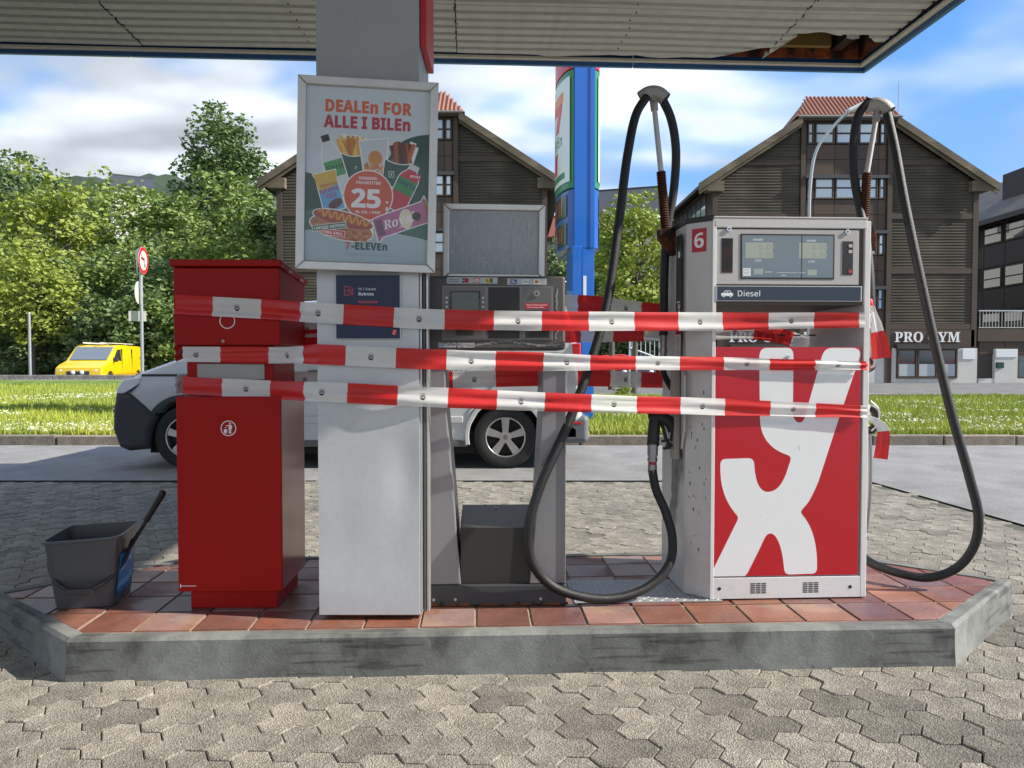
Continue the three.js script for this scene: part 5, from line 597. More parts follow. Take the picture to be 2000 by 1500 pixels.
function smallVan(name, label, pos, turn, paint, big) {
  const v = thing(name, label, big ? 'van' : 'car', pos, turn);
  const top = big ? [[0.05, 0.35], [0, 0.6], [0.06, 0.88], [0.35, 1.02], [0.95, 1.17], [1.75, 1.80], [2.1, 1.88], [4.5, 1.86], [4.72, 1.7], [4.78, 0.9], [4.78, 0.4]] : [[0.04, 0.32], [0, 0.5], [0.05, 0.68], [0.3, 0.76], [1.2, 0.90], [1.9, 1.36], [2.3, 1.44], [3.2, 1.40], [3.9, 1.02], [4.25, 0.92], [4.3, 0.5], [4.28, 0.35]];
  const w = big ? 1.9 : 1.76, R2 = big ? 0.33 : 0.31, ax = big ? [0.95, 4.05] : [0.85, 3.45];
  obj('body', bodyGeo(top, 0.24, ax, 0.38, w, big ? 0.10 : 0.16), paint, v);
  const z2 = w / 2; const a = big ? [[0.98, 1.20], [1.70, 1.76]] : [[1.24, 0.92], [1.86, 1.34]], dx = a[1][0] - a[0][0], dy = a[1][1] - a[0][1], len = Math.hypot(dx, dy);
  obj('windscreen', (() => { const g = new RoundedBoxGeometry(0.02, len, w * 0.80, 2, 0.008); g.rotateZ(-Math.atan2(dx, dy)); g.translate((a[0][0] + a[1][0]) / 2 - 0.015, (a[0][1] + a[1][1]) / 2 + 0.015, 0); return g; })(), P([0.08, 0.11, 0.15], 0.04, { clearcoat: 1 }), v);
  for (const s of [-1, 1]) { const k = (y) => z2 * (1 - (big ? 0.10 : 0.16) * Math.pow(clamp((y - 0.95) / 0.95), 1.4)) - 0.002; const gl = (pts) => { const g = extr(pts, 0, 0.01, 0.003); const p = g.attributes.position; for (let i = 0; i < p.count; i++) p.setZ(i, s * (k(p.getY(i)) + p.getZ(i))); g.computeVertexNormals(); return g; };
    obj('side_window', gl(big ? [[1.22, 1.18], [1.75, 1.66], [2.1, 1.68], [2.1, 1.18]] : [[1.5, 0.95], [1.98, 1.3], [3.1, 1.3], [3.5, 0.98]]), glass, v);
    obj('headlight', (() => { const g = new THREE.SphereGeometry(0.13, 16, 10); g.scale(0.9, 0.65, 1.15); g.translate(big ? 0.14 : 0.1, big ? 0.76 : 0.6, s * z2 * 0.74); return flat(g); })(), lampM, v);
    if (big) { obj('mirror', (() => { const g = new RoundedBoxGeometry(0.10, 0.20, 0.18, 2, 0.03); g.translate(1.25, 1.22, s * (z2 + 0.08)); return g; })(), trimM, v); obj('roof_rail', bx(1.9, 4.6, 1.94, 1.97, s * 0.6 - 0.015, s * 0.6 + 0.015), M([0.6, 0.6, 0.58], 0.4), v); obj('spot_lamp', (() => { const g = new THREE.SphereGeometry(0.09, 14, 8); g.scale(0.5, 1, 1); g.translate(-0.06, 0.68, s * 0.18); return flat(g); })(), lampM, v); }
    wheel(v, ax[0], s * (z2 - 0.13), R2, s); wheel(v, ax[1], s * (z2 - 0.13), R2, s);
    obj('tail_light', bx((big ? 4.72 : 4.2), (big ? 4.79 : 4.31), big ? 0.9 : 0.66, big ? 1.3 : 0.84, s * z2 * 0.8 - 0.08, s * z2 * 0.8 + 0.08, 0.02), redLamp, v); }
  obj('grille', bx(-0.012, 0.05, big ? 0.58 : 0.42, big ? 0.74 : 0.56, -0.45, 0.45, 0.01), trimM, v);
  if (big) { obj('ladder_rack', [bx(1.6, 4.7, 1.965, 1.985, -0.5, -0.46), bx(1.6, 4.7, 1.965, 1.985, 0.2, 0.24)], M([0.65, 0.64, 0.6], 0.4), v); }
  if (big) { obj('number_plate', bx(-0.05, -0.042, 0.36, 0.46, -0.26, 0.26), M([0.75, 0.75, 0.75], 0.5), v); for (const x of [2.16, 3.3]) obj('panel_gap', bx(x, x + 0.012, 0.35, 1.7, -z2 - 0.001, z2 + 0.001), trimM, v); obj('wiper', bx(0.98, 1.02, 1.22, 1.235, -0.6, 0.5), trimM, v); obj('side_moulding', bx(1.2, 3.9, 0.55, 0.62, -z2 - 0.012, z2 + 0.012), M([0.4, 0.25, 0.01], 0.5), v); }
  obj('bumper', bx(-0.04, 0.14, 0.26, 0.46, -z2 * 0.93, z2 * 0.93, 0.05), big ? paint : trimM, v);
  return v;
}
smallVan('yellow_van', 'bright yellow panel van with roof rails behind the low wall', [-18.2, -0.05, -32.2], 1.67, P([0.74, 0.50, 0.006], 0.3, { clearcoat: 0.8 }), true);
smallVan('dark_car', 'black car parked beside the yellow van behind the low wall', [-16.2, -0.1, -34.2], 0.9, P([0.02, 0.024, 0.03], 0.25, { clearcoat: 1 }), false);
smallVan('parked_car', 'black car parked before the gym seen between kiosk and pump', [6.0, 0, -36.5], Math.PI / 2 * 1.05, P([0.025, 0.025, 0.028], 0.25, { clearcoat: 1 }), false);
smallVan('parked_car', 'red car parked before the gym seen between kiosk and pump', [7.7, 0, -37.5], Math.PI * 0.95, P([0.5, 0.015, 0.015], 0.25, { clearcoat: 1 }), false);

// ---------- station totem ----------
{
  const t = thing('station_totem', 'tall blue station totem with red, green and price panels', 'sign', [1.22, 0.1, -13.2], 0.10);
  const blue = P([0.008, 0.13, 0.52], 0.35, { clearcoat: 0.4 }), blueD = P([0.006, 0.08, 0.36], 0.35, { clearcoat: 0.4 });
  obj('pole', [bx(-0.19, -0.035, 0, 3.0, -0.6, 0.02, 0.01), bx(-0.025, 0.19, 0, 3.0, -0.6, 0, 0.01)], blue, t); obj('pole_notice', bx(0.0, 0.055, 2.05, 2.5, 0.001, 0.004), M([0.7, 0.72, 0.74], 0.5), t);
  obj('spine', bx(-0.16, 0.20, 2.95, 8, -1.5, 0, 0.008), blue, t); obj('spine_rib', bx(0.10, 0.135, 2.97, 8, -0.01, 0.012, 0.004), blueD, t);
  const bulge = (y0, y1, m, nm, s, d0 = 0.0, b = 0.17, top) => { const pl = [], n = 14; for (let i = 0; i <= n; i++) { const z = -lerp(0.02, 1.48, i / n), q = Math.sin(Math.PI * i / n); pl.push([s * (0.2 + d0 + b * Math.sqrt(q)) - (s < 0 ? -0.04 : 0), z]); } pl.push([s * 0.17, -1.48], [s * 0.17, -0.02]); return obj(nm, prismY(pl, y0, y1, 0.006), m, t); };
  for (const s of [-1, 1]) {
    bulge(6.02, 8, P([0.60, 0.02, 0.04], 0.3), 'red_panel', s, 0.01); bulge(4.0, 6.0, P([0.02, 0.22, 0.10], 0.3), 'green_border', s, 0.008);
    bulge(2.98, 3.98, blueD, 'price_panel', s, 0.0);
    const face = (u0, u1, y0, y1, m, nm, off) => { const n = 14, pos = [], uv = []; const P3 = (u) => { const q = Math.sin(Math.PI * u); return [s * (0.2 + off + 0.17 * Math.sqrt(Math.max(q, 0.0))) - (s < 0 ? -0.04 : 0), -lerp(0.02, 1.48, u)]; }; for (let i = 0; i < n; i++) { const a = lerp(u0, u1, i / n), b = lerp(u0, u1, (i + 1) / n), [xa, za] = P3(a), [xb, zb] = P3(b); for (const [x, y, z, u, v] of [[xa, y0, za, i / n, 0], [xb, y0, zb, (i + 1) / n, 0], [xb, y1, zb, (i + 1) / n, 1], [xa, y0, za, i / n, 0], [xb, y1, zb, (i + 1) / n, 1], [xa, y1, za, i / n, 1]]) { pos.push(x, y, z); uv.push(s < 0 ? 1 - u : u, v); } } const g = new THREE.BufferGeometry(); g.setAttribute('position', new THREE.Float32BufferAttribute(pos, 3)); g.setAttribute('uv', new THREE.Float32BufferAttribute(uv, 2)); g.computeVertexNormals(); return obj(nm, g, m, t); };
    const lt = canvasTex(512, 640, (c, w, h) => { c.fillStyle = '#dfe7e6'; c.fillRect(0, 0, w, h); c.fillStyle = '#1c7a45'; c.fillRect(60, h - 70, w - 120, 40); c.fillStyle = '#d8323a'; c.beginPath(); c.moveTo(110, 70); c.lineTo(430, 70); c.lineTo(400, 190); c.bezierCurveTo(330, 300, 290, 420, 290, 560); c.lineTo(170, 560); c.bezierCurveTo(180, 400, 230, 290, 310, 185); c.lineTo(110, 185); c.fill(); c.fillStyle = '#e5853a'; c.fillRect(110, 70, 320, 60); c.fillStyle = '#dfe7e6'; c.fillRect(60, 300, 400, 120); c.fillStyle = '#14663a'; c.font = 'bold 100px sans-serif'; c.fillText('ELEVEn', 66, 396); });
    face(0.03, 0.97, 4.12, 5.9, P([1, 1, 1], 0.3, { map: lt, side: THREE.DoubleSide }), 'logo_face', 0.018);
    for (const y of [3.05, 3.53]) { const pt = canvasTex(256, 128, (c) => { c.fillStyle = '#3c4348'; c.fillRect(0, 0, 256, 128); c.fillStyle = '#a5523f'; for (const x of [30, 96, 170]) { c.fillRect(x, 22, 14, 84); c.fillRect(x + 30, 22, 14, 84); } }); face(0.10, 0.90, y, y + 0.38, P([1, 1, 1], 0.15, { map: pt, side: THREE.DoubleSide }), 'price_display', 0.012); }
  }
}
// ---------- road sign, poles, lamp ----------
{
  const galv = M([0.42, 0.45, 0.47], 0.45, { metalness: 0.6, map: rep(mottle, 3) }), back = M([0.55, 0.55, 0.50], 0.6, { metalness: 0.2 });
  const s = thing('road_sign', 'no left turn sign on galvanised post with sign backs', 'road sign', [-11.55, 0.25, -24]);
  obj('post', cyl(0.05, 0.05, V(0, 0, 0), V(0, 4.3, 0)), galv, s);
  const disc = (y, r, turn, m, nm, z = 0.07) => { const g = new THREE.CylinderGeometry(r, r, 0.012, 40); g.rotateX(Math.PI / 2); g.rotateY(turn); g.translate(Math.sin(turn) * z, y, Math.cos(turn) * z); return obj(nm, uvm(g), m, s); };
  const st = canvasTex(256, 256, (c) => { c.fillStyle = '#d3262c'; c.fillRect(0, 0, 256, 256); c.fillStyle = '#eceae4'; c.beginPath(); c.arc(128, 128, 92, 0, 7); c.fill(); c.strokeStyle = '#22252a'; c.lineWidth = 20; c.beginPath(); c.moveTo(150, 195); c.lineTo(150, 110); c.lineTo(100, 110); c.stroke(); c.fillStyle = '#22252a'; c.beginPath(); c.moveTo(60, 110); c.lineTo(106, 80); c.lineTo(106, 140); c.fill(); c.strokeStyle = '#d3262c'; c.lineWidth = 18; c.beginPath(); c.moveTo(62, 62); c.lineTo(194, 194); c.stroke(); });
  const d = disc(4.0, 0.42, 1.68, back, 'sign_plate', 0.075); const f = new THREE.CircleGeometry(0.415, 40); f.rotateY(1.68); f.translate(Math.sin(1.68) * 0.083, 4.0, Math.cos(1.68) * 0.083); obj('sign_face', f, M([0.95, 0.95, 0.95], 0.4, { map: st }), d);
  obj('triangle_plate', (() => { const g = extr([[0, -0.75], [0.40, 0.1], [-0.40, 0.1]], 0, 0.012, 0.002); g.rotateY(-1.0); g.translate(-0.12, 4.25, -0.03); return g; })(), back, s); disc(3.0, 0.36, -1.45, back, 'round_plate'); obj('small_plate', (() => { const g = bx(-0.25, 0.25, -0.16, 0.16, 0, 0.01); g.rotateY(0.35); g.translate(-0.16, 2.28, -0.07); return g; })(), back, s);
  const p = thing('marker_pole', 'thin bare steel pole beside the low wall', 'pole', [-20.7, 0.3, -33]); obj('shaft', cyl(0.06, 0.055, V(0, 0, 0), V(0, 2.85, 0)), galv, p); obj('cap', cyl(0.062, 0.04, V(0, 2.85, 0), V(0, 2.9, 0)), galv, p);
  const l = thing('street_lamp', 'grey street lamp with curved arm before the gym building', 'street lamp', [10.4, 0, -27]);
  obj('pole', tube([V(0, 0, 0), V(0, 4, 0), V(0.02, 7.4, 0), V(0.22, 8.5, 0.02), V(0.75, 9.25, 0.04), V(1.25, 9.75, 0.06)], 0.055, 60, 12), galv, l); obj('lamp_head', (() => { const g = new RoundedBoxGeometry(0.75, 0.15, 0.30, 3, 0.06); g.rotateZ(0.45); g.translate(1.55, 9.92, 0.07); return g; })(), M([0.62, 0.64, 0.65], 0.4), l); obj('lens', (() => { const g = new RoundedBoxGeometry(0.5, 0.05, 0.22, 2, 0.02); g.rotateZ(0.45); g.translate(1.60, 9.84, 0.07); return g; })(), M([0.4, 0.38, 0.33], 0.2), l);
  const rl = thing('stair_railing', 'white railing of an outdoor stair beyond the road', 'railing', [6.2, 0, -34]); const wm = M([0.6, 0.66, 0.7], 0.5); for (let i = 0; i < 9; i++) obj('baluster', cyl(0.015, 0.015, V(-0.9 + i * 0.2, 1.15 + Math.min(0, (4 - i) * 0.0), 0), V(-0.9 + i * 0.2, 2.15 - i * 0.02, 0), 6), wm, rl); obj('handrail', cyl(0.03, 0.03, V(-1, 2.17, 0), V(0.8, 2.0, 0), 8), wm, rl); obj('stringer', cyl(0.04, 0.04, V(-1, 1.7, 0), V(0.9, 1.0, 0), 8), wm, rl); obj('post', cyl(0.035, 0.035, V(0.8, 0, 0), V(0.8, 2.0, 0), 8), wm, rl); obj('post', cyl(0.035, 0.035, V(-1, 0, 0), V(-1, 2.17, 0), 8), wm, rl);
}
// ---------- timber gable buildings ----------
const font = await new FontLoader().loadAsync('fonts/droid/droid_serif_bold.typeface.json');
const cladTex = dataTex(512, (u, v) => { const a = fbm(u * 3, v * 48, 4, 141, 3), b = fbm(u * 2, v * 5, 4, 143, 2), sc = step(0.70, 0.78, fbm(u * 5, v * 64, 3, 147, 5)) * step(0.5, 0.65, b); const k = 0.82 + 0.4 * (a - 0.5) + 0.3 * (b - 0.5); return [k + sc * 0.4, k * 0.96 + sc * 0.35, k * 0.88 + sc * 0.25]; }, true, 512);
const clad = M([0.112, 0.102, 0.088], 0.85, { map: rep(cladTex, 0.35) }), trimW = M([0.085, 0.062, 0.046], 0.8, { map: rep(mottle, 0.4) }), brown = [[0.075, 0.045, 0.028], [0.062, 0.042, 0.030], [0.09, 0.052, 0.030]].map((c) => M(c, 0.5, { map: rep(mottle, 0.8) })), barge = M([0.24, 0.21, 0.175], 0.85, { map: rep(cladTex, 0.5) }), roofM = M([0.13, 0.125, 0.12], 0.8, { map: rep(asphaltTex, 0.5) }), frameM = M([0.07, 0.045, 0.032], 0.6), paneM = P([0.42, 0.50, 0.56], 0.05, { metalness: 0.6 }), tileR = M([0.30, 0.135, 0.09], 0.8, { map: rep(mottle, 1) }), lowWall = M([0.62, 0.61, 0.57], 0.85, { map: rep(mottle, 0.5) }), darkGlass = P([0.03, 0.04, 0.045], 0.05, { clearcoat: 1 });
function windowAt(b, x0, x1, y0, y1, z, split = true, m = paneM) { // frame with one or two panes set back in it
  const f = 0.07; const w = obj('window', [bx(x0, x1, y1 - f, y1, z - 0.06, z + 0.05), bx(x0, x1, y0, y0 + f, z - 0.06, z + 0.05), bx(x0, x0 + f, y0 + f, y1 - f, z - 0.06, z + 0.05), bx(x1 - f, x1, y0 + f, y1 - f, z - 0.06, z + 0.05), ...(split ? [bx(x0 + f, x1 - f, (y0 + y1) / 2 - 0.03, (y0 + y1) / 2 + 0.03, z - 0.06, z + 0.04)] : [])], frameM, b);
  const ym = (y0 + y1) / 2; for (const [a, c] of split ? [[y0 + f, ym - 0.03], [ym + 0.03, y1 - f]] : [[y0 + f, y1 - f]]) obj('pane', bx(x0 + f, x1 - f, a, c, z - 0.04, z - 0.02), m, w); return w;
}
function gableBuilding(label, cx, d, turn, sign) {
  const b = thing('gable_building', label, 'building', [cx, 0, -d], turn); const hw = 6.7, eave = 10.15, slope = 0.655, bay = 2.1, topY = 13.25, depth = 15;
  const roofY = (x) => Math.min(topY, eave + (hw - Math.abs(x)) * slope + 0.1);
  obj('wall_core', (() => { const g = extr([[-hw + 0.06, 0], [hw - 0.06, 0], [hw - 0.06, eave - 0.1], [2.3, roofY(2.3) - 0.2], [-2.3, roofY(2.3) - 0.2], [-hw + 0.06, eave - 0.1]], -depth, -0.06); return g; })(), M([0.06, 0.05, 0.042], 0.85, { map: rep(cladTex, 0.3) }), b);
  // lapped boards between the floor bands
  const bands = [2.85, 5.65, 8.4, 11.1, 14];
  for (const s of [-1, 1]) for (let k = 0; k < 4; k++) { const pos = [], xa = bay + 0.22; for (let y = bands[k] + 0.16; y < bands[k + 1] - 0.16; y += 0.145) { const y1 = Math.min(y + 0.145, bands[k + 1] - 0.12); const lim = (yy) => Math.min(hw - 0.28, yy > eave ? hw - (yy - eave + 0.1) / slope - 0.1 : hw); const a0 = lim(y), a1 = lim(y1); if (a1 < xa + 0.1) break; const q = [[xa, y, 0.045], [a0, y, 0.045], [a1, y1, 0.012], [xa, y1, 0.012]].map(([x, yy, z]) => [s * x, yy, z]), u = [[s * xa, y, -0.03], [s * a0, y, -0.03]]; pos.push(...q[0], ...q[1], ...q[2], ...q[0], ...q[2], ...q[3], ...u[0], ...u[1], ...q[1], ...u[0], ...q[1], ...q[0]); } if (!pos.length) continue; const g = new THREE.BufferGeometry(); g.setAttribute('position', new THREE.Float32BufferAttribute(pos, 3)); g.computeVertexNormals(); obj('board_cladding', uvm(g, 1, k * 3.1 + s), clad, b); }
  for (const y of bands.slice(0, 4)) for (const s of [-1, 1]) { const lim = y > eave ? hw - (y - eave) / slope - 0.15 : hw - 0.02; if (lim > bay + 0.3) obj('band_board', bx(s > 0 ? bay + 0.2 : -lim, s > 0 ? lim : -bay - 0.2, y - 0.14, y + 0.14, 0.0, 0.075), trimW, b); }
  for (const s of [-1, 1]) { obj('corner_board', bx(s > 0 ? hw - 0.27 : -hw, s > 0 ? hw : -hw + 0.27, 1.8, eave - 0.05, -0.05, 0.085), trimW, b); obj('bay_post', bx(s * (bay + 0.08) - 0.12, s * (bay + 0.08) + 0.12, 0, topY - 0.1, -0.05, 0.17), trimW, b);
    // roof slope with a broad barge board and a boxed eave
    const x0 = 2.35, x1 = hw + 0.75, y0 = roofY(2.35) + 0.15, y1 = y0 - (x1 - x0) * slope; obj('roof_slope', (() => { const g = extr([[s * x0, y0], [s * x1, y1], [s * x1, y1 - 0.16], [s * x0, y0 - 0.16]], -depth - 0.4, 0.42); return g; })(), roofM, b); obj('barge_board', extr([[s * x0, y0 + 0.05], [s * (x1 + 0.05), y1 + 0.05], [s * (x1 + 0.05), y1 - 0.33], [s * x0, y0 - 0.33]], 0.43, 0.50), barge, b); obj('under_barge', extr([[s * x0, y0 - 0.2], [s * x1, y1 - 0.2], [s * x1, y1 - 0.48], [s * x0, y0 - 0.48]], 0.30, 0.36), barge, b); obj('eave_box', bx(s > 0 ? hw - 0.5 : -hw - 0.35, s > 0 ? hw + 0.35 : -hw + 0.5, eave - 0.55, eave - 0.05, -0.3, 0.35), barge, b); }
  // projecting window bay with its own tiled hip roof
  obj('bay_core', bx(-bay, bay, 0, topY - 0.15, -0.3, 0.02), M([0.05, 0.034, 0.025], 0.7), b);
  const cols = [-2.0, -1.62, -0.58, 0.58, 1.62, 2.0], rowsY = [[12.0, 13.06], [9.25, 10.38], [6.45, 7.5], [3.7, 4.75]];
  for (const [y0, y1] of rowsY) { for (let c = 0; c < 5; c++) windowAt(b, cols[c] + 0.03, cols[c + 1] - 0.03, y0, y1, 0.08); const lower = y0 - 1.62; for (const [pa, pb] of [[lower + 0.06, lower + 0.82], [lower + 0.85, y0 - 0.04]]) for (let c = 0; c < 5; c++) obj('bay_panel', bx(cols[c] + 0.012, cols[c + 1] - 0.012, pa, pb, 0.02, 0.07 + (c % 2) * 0.003), brown[(c + Math.round(pa * 3)) % 3], b); obj('sill_ledge', bx(-bay, bay, y0 - 1.74, y0 - 1.58, 0.0, 0.26), M([0.055, 0.058, 0.065], 0.5), b); }
  obj('bay_cornice', bx(-2.5, 2.5, topY - 0.15, topY - 0.02, -0.6, 0.42), trimW, b); obj('gutter', cyl(0.07, 0.07, V(-2.55, topY, 0.47), V(2.55, topY, 0.47), 10), M([0.2, 0.2, 0.2], 0.5), b);
  obj('hip_roof', (() => { const pos = [], A = V(-2.65, topY, 0.5), B = V(2.65, topY, 0.5), C = V(1.5, topY + 1.5, -1.2), D = V(-1.5, topY + 1.5, -1.2), E = V(2.5, topY, -2.9), F = V(-2.5, topY, -2.9); const tri = (...v) => v.forEach((p) => pos.push(p.x, p.y, p.z)); tri(A, B, C, A, C, D, B, E, C, F, A, D, D, C, E, D, E, F); const g = new THREE.BufferGeometry(); g.setAttribute('position', new THREE.Float32BufferAttribute(pos, 3)); g.computeVertexNormals(); return uvm(g); })(), tileR, b);
  { const rolls = []; for (let i = 0; i < 26; i++) { const x = -2.6 + i * 0.208, t = 1, xe = clamp(x, -1.6, 1.6), k = Math.abs(x) > 1.6 ? 1 - (Math.abs(x) - 1.6) / 1.05 : 1; if (k < 0.05) continue; rolls.push(cyl(0.06, 0.06, V(x, topY + 0.02, 0.5), V(lerp(x, x, t), topY + 0.02 + 1.5 * k, 0.5 - 1.7 * k), 6)); } obj('roof_tile_rolls', rolls, tileR, b); }
  // ground floor: sign band, white wall, glazing
  obj('sign_band', bx(-hw + 0.02, hw - 0.02, 1.78, 2.72, 0.0, 0.07), M([0.055, 0.042, 0.034], 0.6, { map: rep(mottle, 0.6) }), b);
  for (let i = 0; i < 11; i++) obj('band_panel', bx(-hw + 0.06 + i * 1.205, -hw + 1.25 + i * 1.205, 1.82, 2.68, 0.07, 0.085), brown[i % 2 + (i % 3 === 0 ? 1 : 0)], b);
  obj('low_wall', bx(-hw - 0.05, hw + 0.05, 0, 1.76, -0.2, 0.10), lowWall, b);
  for (const s of [-1, 1]) { const c = s * 4.2; obj('glazing_recess', bx(c - 1.55, c + 1.55, 0.22, 1.74, 0.09, 0.104), frameM, b); obj('awning', bx(c - 1.6, c + 1.6, 1.72, 1.95, 0.1, 0.28), M([0.05, 0.04, 0.035], 0.6), b); for (let i = 0; i < 3; i++) { const w = windowAt(b, c - 1.52 + i * 1.02, c - 0.53 + i * 1.02, 0.24, 1.70, 0.15, false, darkGlass); obj('frosted_band', bx(c - 1.43 + i * 1.02, c - 0.62 + i * 1.02, 0.34, 0.95, 0.135, 0.142), M([0.42, 0.46, 0.48], 0.4), w); if (sign && i !== 1) { const g = new THREE.RingGeometry(0.27, 0.31, 30); g.scale(1.1, 0.5, 1); g.translate(c - 1.02 + i * 1.02, 1.14, 0.135); obj('oval_sticker', flat(g), M([0.45, 0.03, 0.03], 0.5), w); } } }
  if (sign) { for (const c of [-4.16, 4.2]) { const g = new TextGeometry('PRO GYM', { font, size: 0.50, depth: 0.04, curveSegments: 6, bevelEnabled: false }); g.computeBoundingBox(); const bb = g.boundingBox; g.translate(c - (bb.min.x + bb.max.x) / 2, 2.07, 0.09); obj('sign_lettering', flat(g), M([0.82, 0.82, 0.82], 0.5), b); }
    const sh = new THREE.Shape(); sh.moveTo(0, -0.36); sh.bezierCurveTo(0.2, -0.3, 0.36, -0.2, 0.3, 0.05); sh.lineTo(0.36, 0.2); sh.bezierCurveTo(0.2, 0.36, 0.1, 0.3, 0, 0.34); sh.bezierCurveTo(-0.1, 0.3, -0.2, 0.36, -0.36, 0.2); sh.lineTo(-0.3, 0.05); sh.bezierCurveTo(-0.36, -0.2, -0.2, -0.3, 0, -0.36); const em = obj('shield_emblem', extr(sh, 0.09, 0.13, 0.01).translate(-2.0, 2.24, 0), M([0.72, 0.7, 0.62], 0.5), b); for (const y of [2.1, 2.24, 2.38]) obj('emblem_bar', bx(-2.2, -1.8, y - 0.035, y + 0.035, 0.131, 0.14), M([0.06, 0.05, 0.045], 0.5), em);
    obj('antenna', cyl(0.02, 0.012, V(2.75, topY, -0.3), V(2.75, topY + 2.0, -0.3), 6), M([0.25, 0.25, 0.25], 0.5), b); obj('notice_board', bx(6.0, 6.62, 1.2, 1.72, 0.1, 0.13), M([0.75, 0.77, 0.8], 0.5), b); obj('downpipe', cyl(0.04, 0.04, V(2.35, 0, 0.16), V(2.35, 1.8, 0.16), 8), frameM, b); }
  // windows along the side wall under the eave
  for (const s of [-1, 1]) { obj('side_cladding', bx(s > 0 ? hw - 0.06 : -hw, s > 0 ? hw : -hw + 0.06, 1.8, eave - 0.1, -depth, -0.07), clad, b); for (let k = 0; k < 8; k++) for (const [y0, y1] of [[8.6, 9.75], [5.9, 7.0], [3.2, 4.3]]) { const z = -1.2 - k * 1.05; const w = obj('side_window', bx(s * (hw + 0.01) - 0.03, s * (hw + 0.01) + 0.03, y0, y1, z - 0.95, z), frameM, b); for (const [a, c] of [[y0 + 0.07, y1 - 0.07]]) obj('pane', bx(s * (hw + 0.03) - 0.02, s * (hw + 0.03) + 0.02, a, c, z - 0.88, z - 0.07), paneM, w); } }
  return b;
}
gableBuilding('brown timber gable building with gym signs and red hip roof on its bay', 16.8, 39, 0, true);
gableBuilding('brown timber gable building partly behind the framed poster', -4.95, 38.3, 0, false);
{ // wing beyond the gym with a terrace before it
  const b = thing('wing_building', 'dark office wing with grey sloping roof and balcony railing beside the gym', 'building', [0, 0, 0]);
  const dk = M([0.028, 0.024, 0.024], 0.7, { map: rep(mottle, 0.4) });
  obj('terrace_block', bx(23.7, 40, 0, 2.1, -48, -39.1), M([0.05, 0.04, 0.034], 0.7), b); obj('terrace_edge', bx(23.6, 40, 2.1, 2.72, -48, -38.95), trimW, b); obj('entrance_wall', bx(24.45, 25.6, 0, 1.72, -39.1, -38.9), lowWall, b); obj('plinth', bx(23.65, 40, 0, 0.22, -39.1, -38.92), lowWall, b); obj('mail_box', bx(24.5, 24.85, 0.75, 1.05, -38.9, -38.78, 0.02), M([0.01, 0.06, 0.045], 0.4), b); obj('notice_board', bx(24.5, 25.55, 1.3, 1.68, -38.9, -38.87), M([0.72, 0.74, 0.76], 0.5), b);
  for (let i = 0; i < 6; i++) { obj('terrace_panel', bx(23.75 + i * 1.3, 25.02 + i * 1.3, 1.45, 2.08, -39.1, -39.06), brown[i % 3], b); windowAt(b, 25.65 + i * 1.25, 26.85 + i * 1.25, 0.25, 1.42, -39.02, false, P([0.16, 0.20, 0.22], 0.06, { metalness: 0.4 })); }
  const rail = new THREE.Group(); for (let i = 0; i < 62; i++) obj('baluster', bx(23.7 + i * 0.16, 23.725 + i * 0.16, 2.78, 3.62, -39.02, -39.0), alu, b); obj('handrail', bx(23.65, 34, 3.62, 3.68, -39.05, -38.97), alu, b); obj('bottom_rail', bx(23.65, 34, 2.78, 2.82, -39.04, -38.98), alu, b);
  obj('upper_wall', bx(29.9, 42, 2.7, 10, -75, -40.5), dk, b);
  for (let f = 0; f < 3; f++) { const y0 = 8.35 - f * 2.75; for (let i = 0; i < 14; i++) { if (i % 4 === 3) { obj('wall_pier', bx(29.75, 29.9, 2.7, 10, -43.2 - i * 2.1 - 0.9, -43.2 - i * 2.1 - 0.1), trimW, b); continue; } const z1 = -42.8 - i * 2.1, w = obj('side_window', bx(29.84, 29.92, y0, y0 + 1.25, z1 - 1.75, z1), frameM, b); obj('pane', bx(29.80, 29.86, y0 + 0.08, y0 + 0.55, z1 - 1.67, z1 - 0.08), darkGlass, w); obj('pane', bx(29.80, 29.86, y0 + 0.63, y0 + 1.17, z1 - 1.67, z1 - 0.08), darkGlass, w); } for (let i = 0; i < 14; i++) obj('wall_panel', bx(29.86, 29.9, y0 - 1.4, y0 - 0.1, -44.6 - i * 2.1, -42.75 - i * 2.1 + 0.2), M([0.035, 0.028, 0.027], 0.6), b); }
  obj('roof_slope', extr([[29.2, 9.85], [36, 14.2], [36, 14.0], [29.2, 9.6]], -76, -40), M([0.17, 0.16, 0.15], 0.9, { map: rep(asphaltTex, 0.6) }), b); obj('gutter', bx(29.08, 29.22, 9.5, 9.75, -76, -40), M([0.02, 0.02, 0.025], 0.5), b); obj('gable_wall', extr([[30, 9.9], [36, 13.9], [42, 9.9]], -41, -40.6), dk, b); obj('dormer', bx(31.7, 34, 11.2, 13.1, -50, -47), M([0.02, 0.02, 0.022], 0.6), b);
}
function house(label, x, y, d, w, h, turn, roof, wall) { const b = thing('house', label, 'house', [x, y, -d], turn); obj('wall', bx(-w / 2, w / 2, -4, h, -w * 0.8, 0), wall, b); obj('gable', extr([[-w / 2, h], [w / 2, h], [0, h + w * 0.33]], -w * 0.8 + 0.02, -0.02), wall, b); for (const s of [-1, 1]) obj('roof_slope', extr([[0, h + w * 0.36], [s * (w / 2 + 0.4), h - 0.13], [s * (w / 2 + 0.4), h - 0.29], [0, h + w * 0.36 - 0.18]], -w * 0.8 - 0.3, 0.3), roof, b); for (const [x0, y0] of [[-w * 0.3, h - 1.5], [w * 0.1, h - 1.5]]) windowAt(b, x0, x0 + 1.1, y0, y0 + 1.1, 0.03); obj('ridge_cap', cyl(0.12, 0.12, V(0, h + w * 0.36, 0.3), V(0, h + w * 0.36, -w * 0.8 - 0.3), 8), roof, b); return b; }
